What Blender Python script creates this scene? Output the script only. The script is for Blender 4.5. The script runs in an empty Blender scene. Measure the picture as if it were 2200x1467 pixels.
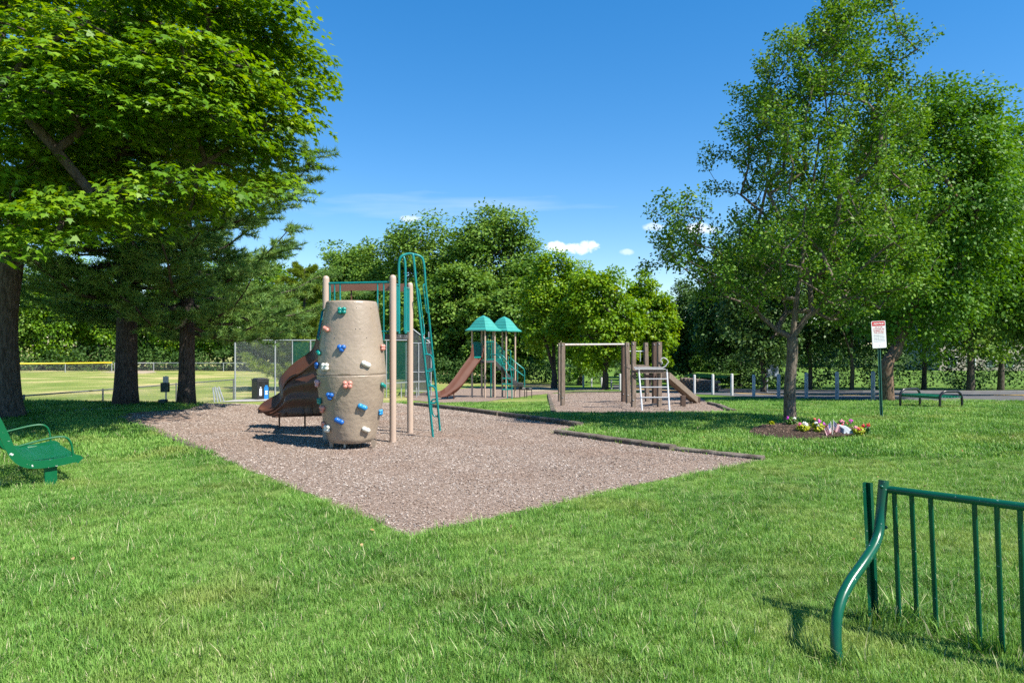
import bpy, bmesh, math, random
import numpy as np
from mathutils import Vector, Matrix
R = math.radians
random.seed(7)
rng = np.random.default_rng(11)
scene = bpy.context.scene
C = scene.collection

# ---------------------------------------------------------------- camera, sky, sun, exposure
F, CX, CY, EYE = 1467.0, 1100.0, 733.0, 1.7
cam_d = bpy.data.cameras.new('camera')
cam_d.sensor_width = 36.0
cam_d.lens = 24.0
cam_d.clip_start = 0.05
cam_d.clip_end = 3000
cam = bpy.data.objects.new('camera', cam_d)
cam.location = (0, 0, EYE)
cam.rotation_euler = (R(90), 0, 0)
C.objects.link(cam)
scene.camera = cam

SUN_DIR = Vector((0.84, -0.54, 0)).normalized()      # towards the sun, on the ground plane
SUN_EL = R(51)
sun_d = bpy.data.lights.new('sun', 'SUN')
sun_d.energy = 4.8
sun_d.angle = R(0.53)
sun_d.color = (1.0, 0.95, 0.86)
sun = bpy.data.objects.new('sun', sun_d)
to_sun = Vector((SUN_DIR.x * math.cos(SUN_EL), SUN_DIR.y * math.cos(SUN_EL), math.sin(SUN_EL)))
sun.rotation_euler = (-to_sun).to_track_quat('-Z', 'Y').to_euler()
sun.location = (20, -20, 40)
C.objects.link(sun)

world = bpy.data.worlds.new('World')
scene.world = world
world.use_nodes = True
wn = world.node_tree
wn.nodes.clear()
def N(nt, t, **kw):
    n = nt.nodes.new(t)
    for k, v in kw.items():
        setattr(n, k, v)
    return n
def MATH(nt, op, a, b=None, c=None, clamp=False):
    n = nt.nodes.new('ShaderNodeMath'); n.operation = op; n.use_clamp = clamp
    for i, x in enumerate((a, b, c)):
        if x is None: continue
        if isinstance(x, (int, float)): n.inputs[i].default_value = x
        else: nt.links.new(x, n.inputs[i])
    return n.outputs[0]
sky = N(wn, 'ShaderNodeTexSky', sky_type='NISHITA', sun_disc=False)
sky.sun_elevation = SUN_EL
sky.sun_rotation = math.atan2(SUN_DIR.x, SUN_DIR.y)
sky.altitude = 900
sky.air_density = 1.0
sky.dust_density = 0.05
sky.ozone_density = 2.2
hsv = N(wn, 'ShaderNodeHueSaturation')
hsv.inputs['Saturation'].default_value = 1.63
hsv.inputs['Hue'].default_value = 0.504
gam = N(wn, 'ShaderNodeGamma'); gam.inputs['Gamma'].default_value = 0.74
wn.links.new(sky.outputs[0], gam.inputs[0]); wn.links.new(gam.outputs[0], hsv.inputs['Color'])
tc = N(wn, 'ShaderNodeTexCoord')
sx = N(wn, 'ShaderNodeSeparateXYZ')
wn.links.new(tc.outputs['Generated'], sx.inputs[0])
dy = MATH(wn, 'MAXIMUM', sx.outputs['Y'], 0.05)
cu = MATH(wn, 'DIVIDE', sx.outputs['X'], dy)
cv = MATH(wn, 'DIVIDE', sx.outputs['Z'], dy)
comb = N(wn, 'ShaderNodeCombineXYZ')
wn.links.new(cu, comb.inputs[0]); wn.links.new(cv, comb.inputs[1])
cn = N(wn, 'ShaderNodeTexNoise'); cn.inputs['Scale'].default_value = 55; cn.inputs['Detail'].default_value = 7; cn.inputs['Roughness'].default_value = 0.62
wn.links.new(comb.outputs[0], cn.inputs['Vector'])
mp = N(wn, 'ShaderNodeMapping'); mp.inputs['Scale'].default_value = (3.0, 24, 1); mp.inputs['Rotation'].default_value = (0, 0, R(-6))
wn.links.new(comb.outputs[0], mp.inputs['Vector'])
cn2 = N(wn, 'ShaderNodeTexNoise'); cn2.inputs['Scale'].default_value = 2.4; cn2.inputs['Detail'].default_value = 5
wn.links.new(mp.outputs[0], cn2.inputs['Vector'])
def puff(px, py, a, b, soft, amp, noise, gain):
    """A small cumulus: an elliptical patch of sky broken up by noise."""
    u0, v0 = (px - CX) / F, (CY - py) / F
    e = MATH(wn, 'ADD', MATH(wn, 'POWER', MATH(wn, 'ABSOLUTE', MATH(wn, 'DIVIDE', MATH(wn, 'SUBTRACT', cu, u0), a / F)), 2.0),
             MATH(wn, 'POWER', MATH(wn, 'ABSOLUTE', MATH(wn, 'DIVIDE', MATH(wn, 'SUBTRACT', cv, v0), b / F)), 2.0))
    m = MATH(wn, 'ADD', MATH(wn, 'SUBTRACT', 1.0, e), MATH(wn, 'MULTIPLY', MATH(wn, 'SUBTRACT', noise, 0.5), amp))
    m = MATH(wn, 'MULTIPLY', MATH(wn, 'DIVIDE', m, soft, clamp=True), gain)
    return m
ms = [puff(1234, 534, 56, 12, 1.0, 4.4, cn.outputs[0], 1.0), puff(1195, 528, 26, 11, 0.9, 4.2, cn.outputs[0], 1.0), puff(1262, 526, 26, 10, 0.9, 4.2, cn.outputs[0], 1.0),
      puff(1500, 492, 46, 14, 0.8, 3.0, cn.outputs[0], 0.8), puff(1405, 487, 26, 10, 0.8, 3.0, cn.outputs[0], 0.5),
      puff(880, 470, 28, 9, 0.9, 3.0, cn.outputs[0], 0.55), puff(1346, 541, 18, 7, 0.9, 2.5, cn.outputs[0], 0.45),
      puff(930, 443, 340, 30, 2.6, 3.4, cn2.outputs[0], 0.30)]
tot = ms[0]
for m in ms[1:]:
    tot = MATH(wn, 'MAXIMUM', tot, m)
front = MATH(wn, 'GREATER_THAN', sx.outputs['Y'], 0.06)
tot = MATH(wn, 'MULTIPLY', tot, front, clamp=True)
mix = N(wn, 'ShaderNodeMix', data_type='RGBA')
wn.links.new(tot, mix.inputs['Factor'])
wn.links.new(hsv.outputs[0], mix.inputs['A'])
mix.inputs['B'].default_value = (4.2, 4.4, 4.7, 1)
bg = N(wn, 'ShaderNodeBackground')
bg.inputs['Strength'].default_value = 0.15
wn.links.new(mix.outputs['Result'], bg.inputs['Color'])
wo = N(wn, 'ShaderNodeOutputWorld')
wn.links.new(bg.outputs[0], wo.inputs[0])

scene.view_settings.view_transform = 'Standard'
scene.view_settings.look = 'None'
scene.view_settings.gamma = 1.0
scene.view_settings.use_curve_mapping = False
scene.view_settings.exposure = 1.0
scene.render.engine = 'CYCLES'
scene.cycles.max_bounces = 5
scene.cycles.diffuse_bounces = 3
scene.cycles.glossy_bounces = 2
scene.cycles.transmission_bounces = 3
scene.cycles.transparent_max_bounces = 16
scene.cycles.use_denoising = False
scene.cycles.use_adaptive_sampling = True
scene.cycles.adaptive_threshold = 0.015
scene.cycles.caustics_reflective = False
scene.cycles.caustics_refractive = False

# ---------------------------------------------------------------- terrain and pixel helpers
def sstep(a, b, x):
    t = np.clip((x - a) / (b - a), 0, 1)
    return t * t * (3 - 2 * t)
def gz(X, Y):
    """Height of the lawn: level near the camera, falling away to the ball field and the road."""
    X = np.asarray(X, float); Y = np.asarray(Y, float)
    s = Y - 0.25 * np.clip(X, 0, 16)
    t = s - 14.0
    d = 0.056 * (t + np.sqrt(t * t + 4)) / 2
    d = d / (1 + (d / 1.75) ** 4) ** 0.25
    dl = 0.03 + 1.22 * sstep(19.4, 24.5, Y) + 0.02 * np.maximum(Y - 36, 0)
    dr = d + 0.012 * np.clip(Y - 40, 0, 60)
    w = sstep(-10.5, -4.5, X)
    drop = dl * (1 - w) + dr * w
    drop = np.where(Y > 110, np.minimum(drop, 3.2), drop)
    und = 0.018 * np.sin(X * 0.9 + 0.4 * Y) * np.sin(Y * 0.7) * sstep(2, 6, Y)
    return -drop + und
def P(px, py, Y):
    return Vector(((px - CX) / F * Y, Y, EYE - (py - CY) / F * Y))
def G(px, py):
    """Where the sight line through a photo pixel meets the ground."""
    f = lambda Y: EYE - (py - CY) / F * Y - float(gz((px - CX) / F * Y, Y))
    y0 = 2.0
    while y0 < 260:
        y1 = y0 + 0.25
        if f(y1) <= 0:
            for _ in range(40):
                m = (y0 + y1) / 2
                if f(m) > 0: y0 = m
                else: y1 = m
            break
        y0 = y1
    X = (px - CX) / F * y0
    return Vector((X, y0, float(gz(X, y0))))
def on(x, y, dz=0.0):
    return Vector((x, y, float(gz(x, y)) + dz))

# ---------------------------------------------------------------- materials
def lin(h):
    h = h.lstrip('#')
    c = [int(h[i:i + 2], 16) / 255 for i in (0, 2, 4)]
    return tuple(x / 12.92 if x <= 0.04045 else ((x + 0.055) / 1.055) ** 2.4 for x in c)
def c4(c):
    if isinstance(c, str): c = lin(c)
    return (*c[:3], 1.0)
MATS = {}
def mat(name, a, b=None, rough=0.6, scale=6.0, detail=5, spec=0.5, metal=0.0, bump=0.0, bscale=None, contrast=(0.35, 0.65), stretch=None, coat=0.0):
    """Principled material: two colours mixed by object-space noise, with fine relief."""
    if name in MATS: return MATS[name]
    m = bpy.data.materials.new(name); m.use_nodes = True
    nt = m.node_tree; bs = nt.nodes['Principled BSDF']
    bs.inputs['Roughness'].default_value = rough
    bs.inputs['Metallic'].default_value = metal
    bs.inputs['Specular IOR Level'].default_value = spec
    bs.inputs['Coat Weight'].default_value = coat
    tcn = N(nt, 'ShaderNodeTexCoord')
    vec = tcn.outputs['Object']
    if stretch:
        mpn = N(nt, 'ShaderNodeMapping'); mpn.inputs['Scale'].default_value = stretch
        nt.links.new(vec, mpn.inputs[0]); vec = mpn.outputs[0]
    if b is None:
        b = tuple(x * 0.82 for x in (lin(a) if isinstance(a, str) else a))
    nz = N(nt, 'ShaderNodeTexNoise'); nz.inputs['Scale'].default_value = scale; nz.inputs['Detail'].default_value = detail; nz.inputs['Roughness'].default_value = 0.6
    nt.links.new(vec, nz.inputs['Vector'])
    rp = N(nt, 'ShaderNodeValToRGB')
    rp.color_ramp.elements[0].position = contrast[0]; rp.color_ramp.elements[0].color = c4(a)
    rp.color_ramp.elements[1].position = contrast[1]; rp.color_ramp.elements[1].color = c4(b)
    nt.links.new(nz.outputs[0], rp.inputs[0])
    nt.links.new(rp.outputs[0], bs.inputs['Base Color'])
    if bump:
        nb = N(nt, 'ShaderNodeTexNoise'); nb.inputs['Scale'].default_value = bscale or scale * 4; nb.inputs['Detail'].default_value = 4
        nt.links.new(vec, nb.inputs['Vector'])
        bp = N(nt, 'ShaderNodeBump'); bp.inputs['Strength'].default_value = bump; bp.inputs['Distance'].default_value = 0.02
        nt.links.new(nb.outputs[0], bp.inputs['Height'])
        nt.links.new(bp.outputs[0], bs.inputs['Normal'])
    MATS[name] = m
    return m
def leafmat(name, cols, transl=0.35, rough=0.5, spec=0.35, patch=None):
    """Leaf material: colour from the per-leaf attribute 'tone', part of the light passing through."""
    if name in MATS: return MATS[name]
    m = bpy.data.materials.new(name); m.use_nodes = True
    nt = m.node_tree; bs = nt.nodes['Principled BSDF']; out = nt.nodes['Material Output']
    at = N(nt, 'ShaderNodeAttribute'); at.attribute_name = 'tone'
    rp = N(nt, 'ShaderNodeValToRGB')
    els = rp.color_ramp.elements
    while len(els) < len(cols): els.new(0.5)
    for i, c in enumerate(cols):
        els[i].position = i / (len(cols) - 1); els[i].color = c4(c)
    nt.links.new(at.outputs['Fac'], rp.inputs[0])
    col = rp.outputs[0]
    if patch:
        pc, pscale, lo, hi, amt = patch
        ge = N(nt, 'ShaderNodeNewGeometry')
        nz = N(nt, 'ShaderNodeTexNoise'); nz.inputs['Scale'].default_value = pscale; nz.inputs['Detail'].default_value = 3
        nt.links.new(ge.outputs['Position'], nz.inputs['Vector'])
        mr = N(nt, 'ShaderNodeMapRange'); mr.inputs[1].default_value = lo; mr.inputs[2].default_value = hi; mr.inputs[3].default_value = 0; mr.inputs[4].default_value = amt
        nt.links.new(nz.outputs[0], mr.inputs[0])
        mx = N(nt, 'ShaderNodeMix', data_type='RGBA')
        nt.links.new(mr.outputs[0], mx.inputs['Factor']); nt.links.new(col, mx.inputs['A']); mx.inputs['B'].default_value = c4(pc)
        col = mx.outputs['Result']
    nt.links.new(col, bs.inputs['Base Color'])
    bs.inputs['Roughness'].default_value = rough
    bs.inputs['Specular IOR Level'].default_value = spec
    tr = N(nt, 'ShaderNodeBsdfTranslucent')
    hs = N(nt, 'ShaderNodeHueSaturation'); hs.inputs['Hue'].default_value = 0.485; hs.inputs['Saturation'].default_value = 1.1; hs.inputs['Value'].default_value = 1.25
    nt.links.new(col, hs.inputs['Color']); nt.links.new(hs.outputs[0], tr.inputs['Color'])
    ms_ = N(nt, 'ShaderNodeMixShader'); ms_.inputs[0].default_value = transl
    nt.links.new(bs.outputs[0], ms_.inputs[1]); nt.links.new(tr.outputs[0], ms_.inputs[2])
    nt.links.new(ms_.outputs[0], out.inputs['Surface'])
    MATS[name] = m
    return m
def wiremat(name, colour, pitch=0.055, wire=0.10, veil=None, veil_amt=0.0):
    """Chain-link netting: diagonal wires on a thin sheet, open between them."""
    if name in MATS: return MATS[name]
    m = bpy.data.materials.new(name); m.use_nodes = True
    nt = m.node_tree; bs = nt.nodes['Principled BSDF']; out = nt.nodes['Material Output']
    bs.inputs['Base Color'].default_value = c4(colour); bs.inputs['Roughness'].default_value = 0.45; bs.inputs['Metallic'].default_value = 0.3
    uv = N(nt, 'ShaderNodeUVMap'); sp = N(nt, 'ShaderNodeSeparateXYZ')
    nt.links.new(uv.outputs[0], sp.inputs[0])
    def wires(op):
        t = MATH(nt, 'DIVIDE', MATH(nt, op, sp.outputs[0], sp.outputs[1]), pitch)
        return MATH(nt, 'LESS_THAN', MATH(nt, 'FRACT', MATH(nt, 'ADD', t, 1000.0)), wire)
    w = MATH(nt, 'MAXIMUM', wires('ADD'), wires('SUBTRACT'))
    tr = N(nt, 'ShaderNodeBsdfTransparent')
    ms_ = N(nt, 'ShaderNodeMixShader')
    nt.links.new(w, ms_.inputs[0]); nt.links.new(tr.outputs[0], ms_.inputs[1]); nt.links.new(bs.outputs[0], ms_.inputs[2])
    sh = ms_.outputs[0]
    if veil:
        d = N(nt, 'ShaderNodeBsdfDiffuse'); d.inputs[0].default_value = c4(veil)
        m2 = N(nt, 'ShaderNodeMixShader'); m2.inputs[0].default_value = veil_amt
        nt.links.new(sh, m2.inputs[1]); nt.links.new(d.outputs[0], m2.inputs[2]); sh = m2.outputs[0]
    nt.links.new(sh, out.inputs['Surface'])
    MATS[name] = m
    return m

# ---------------------------------------------------------------- mesh helpers
LOC = {}
def wloc(o):
    return LOC.get(o.name, Vector((0, 0, 0))) if o else Vector((0, 0, 0))
def tag(o, label=None, cat=None, group=None, kind=None):
    if label: o['label'] = label
    if cat: o['category'] = cat
    if group: o['group'] = group
    if kind: o['kind'] = kind
    return o
def thing(name, label, cat, loc=(0, 0, 0), group=None):
    o = bpy.data.objects.new(name, None)
    o.empty_display_size = 0.2
    o.location = loc
    C.objects.link(o)
    LOC[o.name] = Vector(loc)
    return tag(o, label, cat, group)
def link_mesh(name, me, m, parent=None):
    o = bpy.data.objects.new(name, me)
    for x in (m if isinstance(m, (list, tuple)) else [m]):
        me.materials.append(x)
    C.objects.link(o)
    if parent is not None:
        o.parent = parent
        LOC[o.name] = wloc(parent)
    return o
def cr(pts, k=6):
    """Smooth polyline through the points."""
    p = [Vector(q) for q in pts]
    p = [p[0] * 2 - p[1]] + p + [p[-1] * 2 - p[-2]]
    out = []
    for i in range(1, len(p) - 2):
        for j in range(k):
            t = j / k
            a, b, c, d = p[i - 1], p[i], p[i + 1], p[i + 2]
            out.append(0.5 * ((2 * b) + (c - a) * t + (2 * a - 5 * b + 4 * c - d) * t * t + (3 * b - a - 3 * c + d) * t ** 3))
    out.append(p[-2])
    return out
class MB:
    def __init__(s):
        s.v = []; s.f = []; s.m = []; s.mi = 0
    def add(s, vs, fs):
        o = len(s.v)
        s.v += [tuple(v) for v in vs]
        s.f += [tuple(i + o for i in f) for f in fs]
        s.m += [s.mi] * len(fs)
        return s
    def box(s, c, size, ax=None, ay=None, az=None):
        c = Vector(c); hx, hy, hz = [d / 2 for d in size]
        ax = Vector(ax).normalized() if ax is not None else Vector((1, 0, 0))
        az = Vector(az).normalized() if az is not None else Vector((0, 0, 1))
        ay = Vector(ay).normalized() if ay is not None else az.cross(ax).normalized()
        vs = [c + ax * (i * hx) + ay * (j * hy) + az * (k * hz) for k in (-1, 1) for j in (-1, 1) for i in (-1, 1)]
        return s.add(vs, [(0, 2, 3, 1), (4, 5, 7, 6), (0, 1, 5, 4), (2, 6, 7, 3), (0, 4, 6, 2), (1, 3, 7, 5)])
    def beam(s, a, b, w, h, up=(0, 0, 1)):
        a, b = Vector(a), Vector(b)
        d = (b - a); L = d.length; d.normalize()
        side = Vector(up).cross(d)
        if side.length < 1e-4: side = Vector((1, 0, 0)).cross(d)
        side.normalize()
        return s.box((a + b) / 2, (L, w, h), d, side, d.cross(side))
    def tube(s, pts, r, n=10, cap=True, closed=False):
        p = [Vector(q) for q in pts]; k = len(p)
        rr = r if isinstance(r, (list, tuple, np.ndarray)) else [r] * k
        t0 = (p[1] - p[0]).normalized()
        ref = Vector((0, 0, 1)) if abs(t0.z) < 0.9 else Vector((0, 1, 0))
        nrm = (ref - t0 * ref.dot(t0)).normalized()
        vs = []
        for i in range(k):
            a = p[(i - 1) % k] if closed or i > 0 else p[i]
            b = p[(i + 1) % k] if closed or i < k - 1 else p[i]
            t = (b - a).normalized()
            nrm = (nrm - t * nrm.dot(t)).normalized()
            bi = t.cross(nrm)
            for j in range(n):
                an = 2 * math.pi * j / n
                vs.append(p[i] + (nrm * math.cos(an) + bi * math.sin(an)) * rr[i])
        fs = []
        for i in range(k if closed else k - 1):
            i2 = (i + 1) % k
            for j in range(n):
                j2 = (j + 1) % n
                fs.append((i * n + j, i * n + j2, i2 * n + j2, i2 * n + j))
        if cap and not closed:
            fs.append(tuple(range(n - 1, -1, -1)))
            fs.append(tuple((k - 1) * n + j for j in range(n)))
        return s.add(vs, fs)
    def lathe(s, prof, c, n=24, capb=True, capt=True):
        c = Vector(c); vs = []; fs = []
        for r, z in prof:
            for j in range(n):
                a = 2 * math.pi * j / n
                vs.append(c + Vector((r * math.cos(a), r * math.sin(a), z)))
        for i in range(len(prof) - 1):
            for j in range(n):
                j2 = (j + 1) % n
                fs.append((i * n + j, i * n + j2, (i + 1) * n + j2, (i + 1) * n + j))
        if capb: fs.append(tuple(range(n - 1, -1, -1)))
        if capt: fs.append(tuple((len(prof) - 1) * n + j for j in range(n)))
        return s.add(vs, fs)
    def loft(s, rows, closed=False):
        n = len(rows[0]); vs = [v for r in rows for v in r]; fs = []
        for i in range(len(rows) - 1):
            for j in range(n if closed else n - 1):
                j2 = (j + 1) % n
                fs.append((i * n + j, i * n + j2, (i + 1) * n + j2, (i + 1) * n + j))
        return s.add(vs, fs)
    def blob(s, c, rad, sub=1, jitter=0.0, rot=None):
        bm = bmesh.new(); bmesh.ops.create_icosphere(bm, subdivisions=sub, radius=1)
        M = rot if rot is not None else Matrix.Identity(3)
        vs = []
        for v in bm.verts:
            q = v.co * (1 + random.uniform(-jitter, jitter))
            vs.append(Vector(c) + M @ Vector((q.x * rad[0], q.y * rad[1], q.z * rad[2])))
        bm.verts.index_update()
        fs = [tuple(v.index for v in f.verts) for f in bm.faces]
        bm.free()
        return s.add(vs, fs)
    def build(s, name, m, parent=None, smooth=False, bevel=0.0, solid=0.0, origin=None):
        off = wloc(parent) if parent is not None else (Vector(origin) if origin is not None else Vector((0, 0, 0)))
        me = bpy.data.meshes.new(name)
        me.from_pydata([(v[0] - off.x, v[1] - off.y, v[2] - off.z) for v in s.v], [], s.f)
        if isinstance(m, (list, tuple)):
            me.polygons.foreach_set('material_index', s.m)
        if smooth:
            me.polygons.foreach_set('use_smooth', [True] * len(s.f))
            if smooth != 'all':
                try: me.set_sharp_from_angle(angle=R(40))
                except Exception: pass
        me.update()
        o = link_mesh(name, me, m, parent)
        if parent is None and origin is not None:
            o.location = off; LOC[o.name] = off
        if solid:
            md = o.modifiers.new('solid', 'SOLIDIFY'); md.thickness = solid; md.offset = 0
        if bevel:
            md = o.modifiers.new('bevel', 'BEVEL'); md.width = bevel; md.segments = 2; md.limit_method = 'ANGLE'; md.angle_limit = R(35)
        return o
def mesh_np(name, V, polys_n, tone=None):
    """Mesh of equal-sized polygons: V is (count*polys_n, 3), each run of polys_n vertices one face."""
    V = np.ascontiguousarray(V, dtype=np.float32); nv = len(V); nf = nv // polys_n
    me = bpy.data.meshes.new(name)
    me.vertices.add(nv); me.vertices.foreach_set('co', V.ravel())
    me.loops.add(nv); me.loops.foreach_set('vertex_index', np.arange(nv, dtype=np.int32))
    me.polygons.add(nf); me.polygons.foreach_set('loop_start', np.arange(0, nv, polys_n, dtype=np.int32))
    me.polygons.foreach_set('loop_total', np.full(nf, polys_n, dtype=np.int32))
    if tone is not None:
        at = me.attributes.new('tone', 'FLOAT', 'POINT')
        at.data.foreach_set('value', np.repeat(tone.astype(np.float32), polys_n))
    me.update(calc_edges=True)
    return me
DIAMOND = np.array([(0, 0, 0), (0.34, 0.45, 0.07), (0, 1, -0.05), (-0.34, 0.45, 0.07)], float)
OVAL = np.array([(0, 0, 0), (0.3, 0.3, 0.08), (0.26, 0.72, 0.05), (0, 1, -0.08), (-0.26, 0.72, 0.05), (-0.3, 0.3, 0.08)], float)
MAPLE = np.array([(0, 0, 0), (0.45, 0.02, -.06), (0.3, 0.24, 0), (0.64, 0.56, -.1), (0.25, 0.5, 0.0), (0, 1.0, -.14), (-0.25, 0.5, 0.0), (-0.64, 0.56, -.1), (-0.3, 0.24, 0), (-0.45, 0.02, -.06)], float)
NEEDLE = np.array([(-0.05, 0, 0), (0.05, 0, 0), (0, 1, 0)], float)
def unit(a):
    return a / np.maximum(np.linalg.norm(a, axis=-1, keepdims=True), 1e-9)
def leaf_verts(Pn, nrm, size, shape, along=None):
    """Leaf outlines at points Pn, facing nrm; 'along' gives the direction of the tip."""
    n = len(Pn)
    nrm = unit(nrm)
    t = along if along is not None else rng.normal(size=(n, 3))
    t = unit(t - nrm * np.sum(t * nrm, axis=1, keepdims=True))
    b = np.cross(nrm, t)
    sz = np.broadcast_to(np.asarray(size, float).reshape(-1, 1, 1), (n, 1, 1))
    V = Pn[:, None, :] + sz * (shape[None, :, 0:1] * b[:, None, :] + shape[None, :, 1:2] * t[:, None, :] + shape[None, :, 2:3] * nrm[:, None, :])
    return V.reshape(-1, 3)
def inpoly(x, y, poly):
    x = np.asarray(x); y = np.asarray(y); r = np.zeros(x.shape, bool); n = len(poly); j = n - 1
    for i in range(n):
        xi, yi = poly[i]; xj, yj = poly[j]
        c = ((yi > y) != (yj > y)) & (x < (xj - xi) * (y - yi) / (yj - yi + 1e-12) + xi)
        r ^= c; j = i
    return r
# ---------------------------------------------------------------- the setting: ground, play surfaces, road
from mathutils.geometry import delaunay_2d_cdt
def sheet(name, poly, m, lift=0.006, step=0.5, wob=0.0, smooth=True, hfun=None, dens=0.4):
    """A thin layer that follows the ground inside a plan polygon."""
    pts = []
    n = len(poly)
    for i in range(n):
        a = Vector(poly[i]); b = Vector(poly[(i + 1) % n])
        k = max(1, int((b - a).length / dens))
        d = (b - a); nr = Vector((-d.y, d.x)).normalized() if d.length > 0 else Vector((0, 0))
        for j in range(k):
            pts.append(a + d * (j / k) + nr * (random.uniform(-wob, wob) if j else 0))
    nb = len(pts)
    xs = [p.x for p in pts]; ys = [p.y for p in pts]
    gx, gy = np.meshgrid(np.arange(min(xs), max(xs), step), np.arange(min(ys), max(ys), step))
    q = np.stack([gx.ravel(), gy.ravel()], 1)
    q = q[inpoly(q[:, 0], q[:, 1], [(p.x, p.y) for p in pts])]
    allp = pts + [Vector((a, b)) for a, b in q]
    vo, eo, fo, *_ = delaunay_2d_cdt(allp, [(i, (i + 1) % nb) for i in range(nb)], [], 1, 1e-5)
    mb = MB()
    mb.add([(v.x, v.y, float(gz(v.x, v.y)) + lift + (hfun(v.x, v.y) if hfun else 0)) for v in vo], [tuple(f) for f in fo])
    o = mb.build(name, m, smooth='all' if smooth else False)
    # faces must look up
    bm = bmesh.new(); bm.from_mesh(o.data)
    for f in bm.faces:
        if f.normal.z < 0: f.normal_flip()
    bm.to_mesh(o.data); bm.free()
    return o
def gpoly(px):
    return [(g.x, g.y) for g in (G(*p) for p in px)]

# lawn and field: one sheet out to the horizon
m_ground = bpy.data.materials.new('lawn_soil'); m_ground.use_nodes = True
nt = m_ground.node_tree; bs = nt.nodes['Principled BSDF']; bs.inputs['Roughness'].default_value = 0.95; bs.inputs['Specular IOR Level'].default_value = 0.15
ge = N(nt, 'ShaderNodeNewGeometry')
def pnoise(scale, detail=4, rough=0.6):
    n = N(nt, 'ShaderNodeTexNoise'); n.inputs['Scale'].default_value = scale; n.inputs['Detail'].default_value = detail; n.inputs['Roughness'].default_value = rough
    nt.links.new(ge.outputs['Position'], n.inputs['Vector']); return n.outputs[0]
def ramp(fac, stops):
    r = N(nt, 'ShaderNodeValToRGB'); e = r.color_ramp.elements
    while len(e) < len(stops): e.new(0.5)
    for i, (p_, c_) in enumerate(stops): e[i].position = p_; e[i].color = c4(c_)
    nt.links.new(fac, r.inputs[0]); return r.outputs[0]
def mixc(f, a, b):
    x = N(nt, 'ShaderNodeMix', data_type='RGBA')
    if isinstance(f, (int, float)): x.inputs['Factor'].default_value = f
    else: nt.links.new(f, x.inputs['Factor'])
    nt.links.new(a, x.inputs['A']); nt.links.new(b, x.inputs['B']); return x.outputs['Result']
near_c = ramp(pnoise(9.0, 6, 0.7), [(0.3, (0.085, 0.150, 0.030)), (0.5, (0.130, 0.215, 0.045)), (0.72, (0.220, 0.270, 0.085))])
field_c = ramp(pnoise(0.16, 5, 0.62), [(0.34, (0.150, 0.215, 0.040)), (0.48, (0.240, 0.280, 0.070)), (0.62, (0.46, 0.39, 0.17))])
spx = N(nt, 'ShaderNodeSeparateXYZ'); nt.links.new(ge.outputs['Position'], spx.inputs[0])
fm = MATH(nt, 'MULTIPLY', MATH(nt, 'DIVIDE', MATH(nt, 'SUBTRACT', spx.outputs[1], 22.0), 4.0, clamp=True),
          MATH(nt, 'DIVIDE', MATH(nt, 'SUBTRACT', 4.0, spx.outputs[0]), 6.0, clamp=True), clamp=True)
lawn_far = ramp(pnoise(0.5, 4), [(0.35, (0.085, 0.180, 0.022)), (0.65, (0.150, 0.235, 0.040))])
far_m = MATH(nt, 'DIVIDE', MATH(nt, 'SUBTRACT', spx.outputs[1], 16.0), 8.0, clamp=True)
fine = ramp(pnoise(60.0, 2), [(0.3, (0.55, 0.55, 0.55)), (0.7, (1.25, 1.25, 1.25))])
base = mixc(fm, mixc(far_m, near_c, lawn_far), field_c)
mul = N(nt, 'ShaderNodeMix', data_type='RGBA', blend_type='MULTIPLY'); mul.inputs['Factor'].default_value = 0.7
nt.links.new(base, mul.inputs['A']); nt.links.new(fine, mul.inputs['B'])
nt.links.new(mul.outputs['Result'], bs.inputs['Base Color'])
bpn = N(nt, 'ShaderNodeBump'); bpn.inputs['Strength'].default_value = 0.8; bpn.inputs['Distance'].default_value = 0.04
nt.links.new(pnoise(35.0, 4), bpn.inputs['Height']); nt.links.new(bpn.outputs[0], bs.inputs['Normal'])

ysm = np.concatenate([np.arange(-12, 0, 2.0), np.arange(0, 30, 0.4), np.arange(30, 60, 1.0), np.arange(60, 130, 4.0), [140, 170, 220, 300, 450, 700]])
xsm = np.concatenate([[-600, -350, -200, -130], np.arange(-90, -30, 5.0), np.arange(-30, 30, 0.6), np.arange(30, 91, 5.0), [130, 200, 350, 600]])
gx, gy = np.meshgrid(xsm, ysm)
zz = gz(gx, gy)
mb = MB()
nx = len(xsm)
mb.add(np.stack([gx.ravel(), gy.ravel(), zz.ravel()], 1).tolist(), [(j * nx + i, j * nx + i + 1, (j + 1) * nx + i + 1, (j + 1) * nx + i) for j in range(len(ysm) - 1) for i in range(nx - 1)])
ground = tag(mb.build('ground', m_ground, smooth='all'), 'mown green lawn running down to the dry ball field', None, None, 'structure')

m_mulch = mat('mulch_base', (0.165, 0.110, 0.080), (0.34, 0.265, 0.215), rough=0.95, scale=28, detail=8, spec=0.15, bump=1.0, bscale=90)
m_dirt = mat('dry_dirt', (0.30, 0.235, 0.165), (0.42, 0.35, 0.25), rough=0.95, scale=1.5, spec=0.1, bump=0.4, bscale=20)
m_soil = mat('dark_mulch', (0.030, 0.020, 0.014), (0.075, 0.052, 0.040), rough=0.95, scale=30, spec=0.1, bump=1.0, bscale=60)

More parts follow.
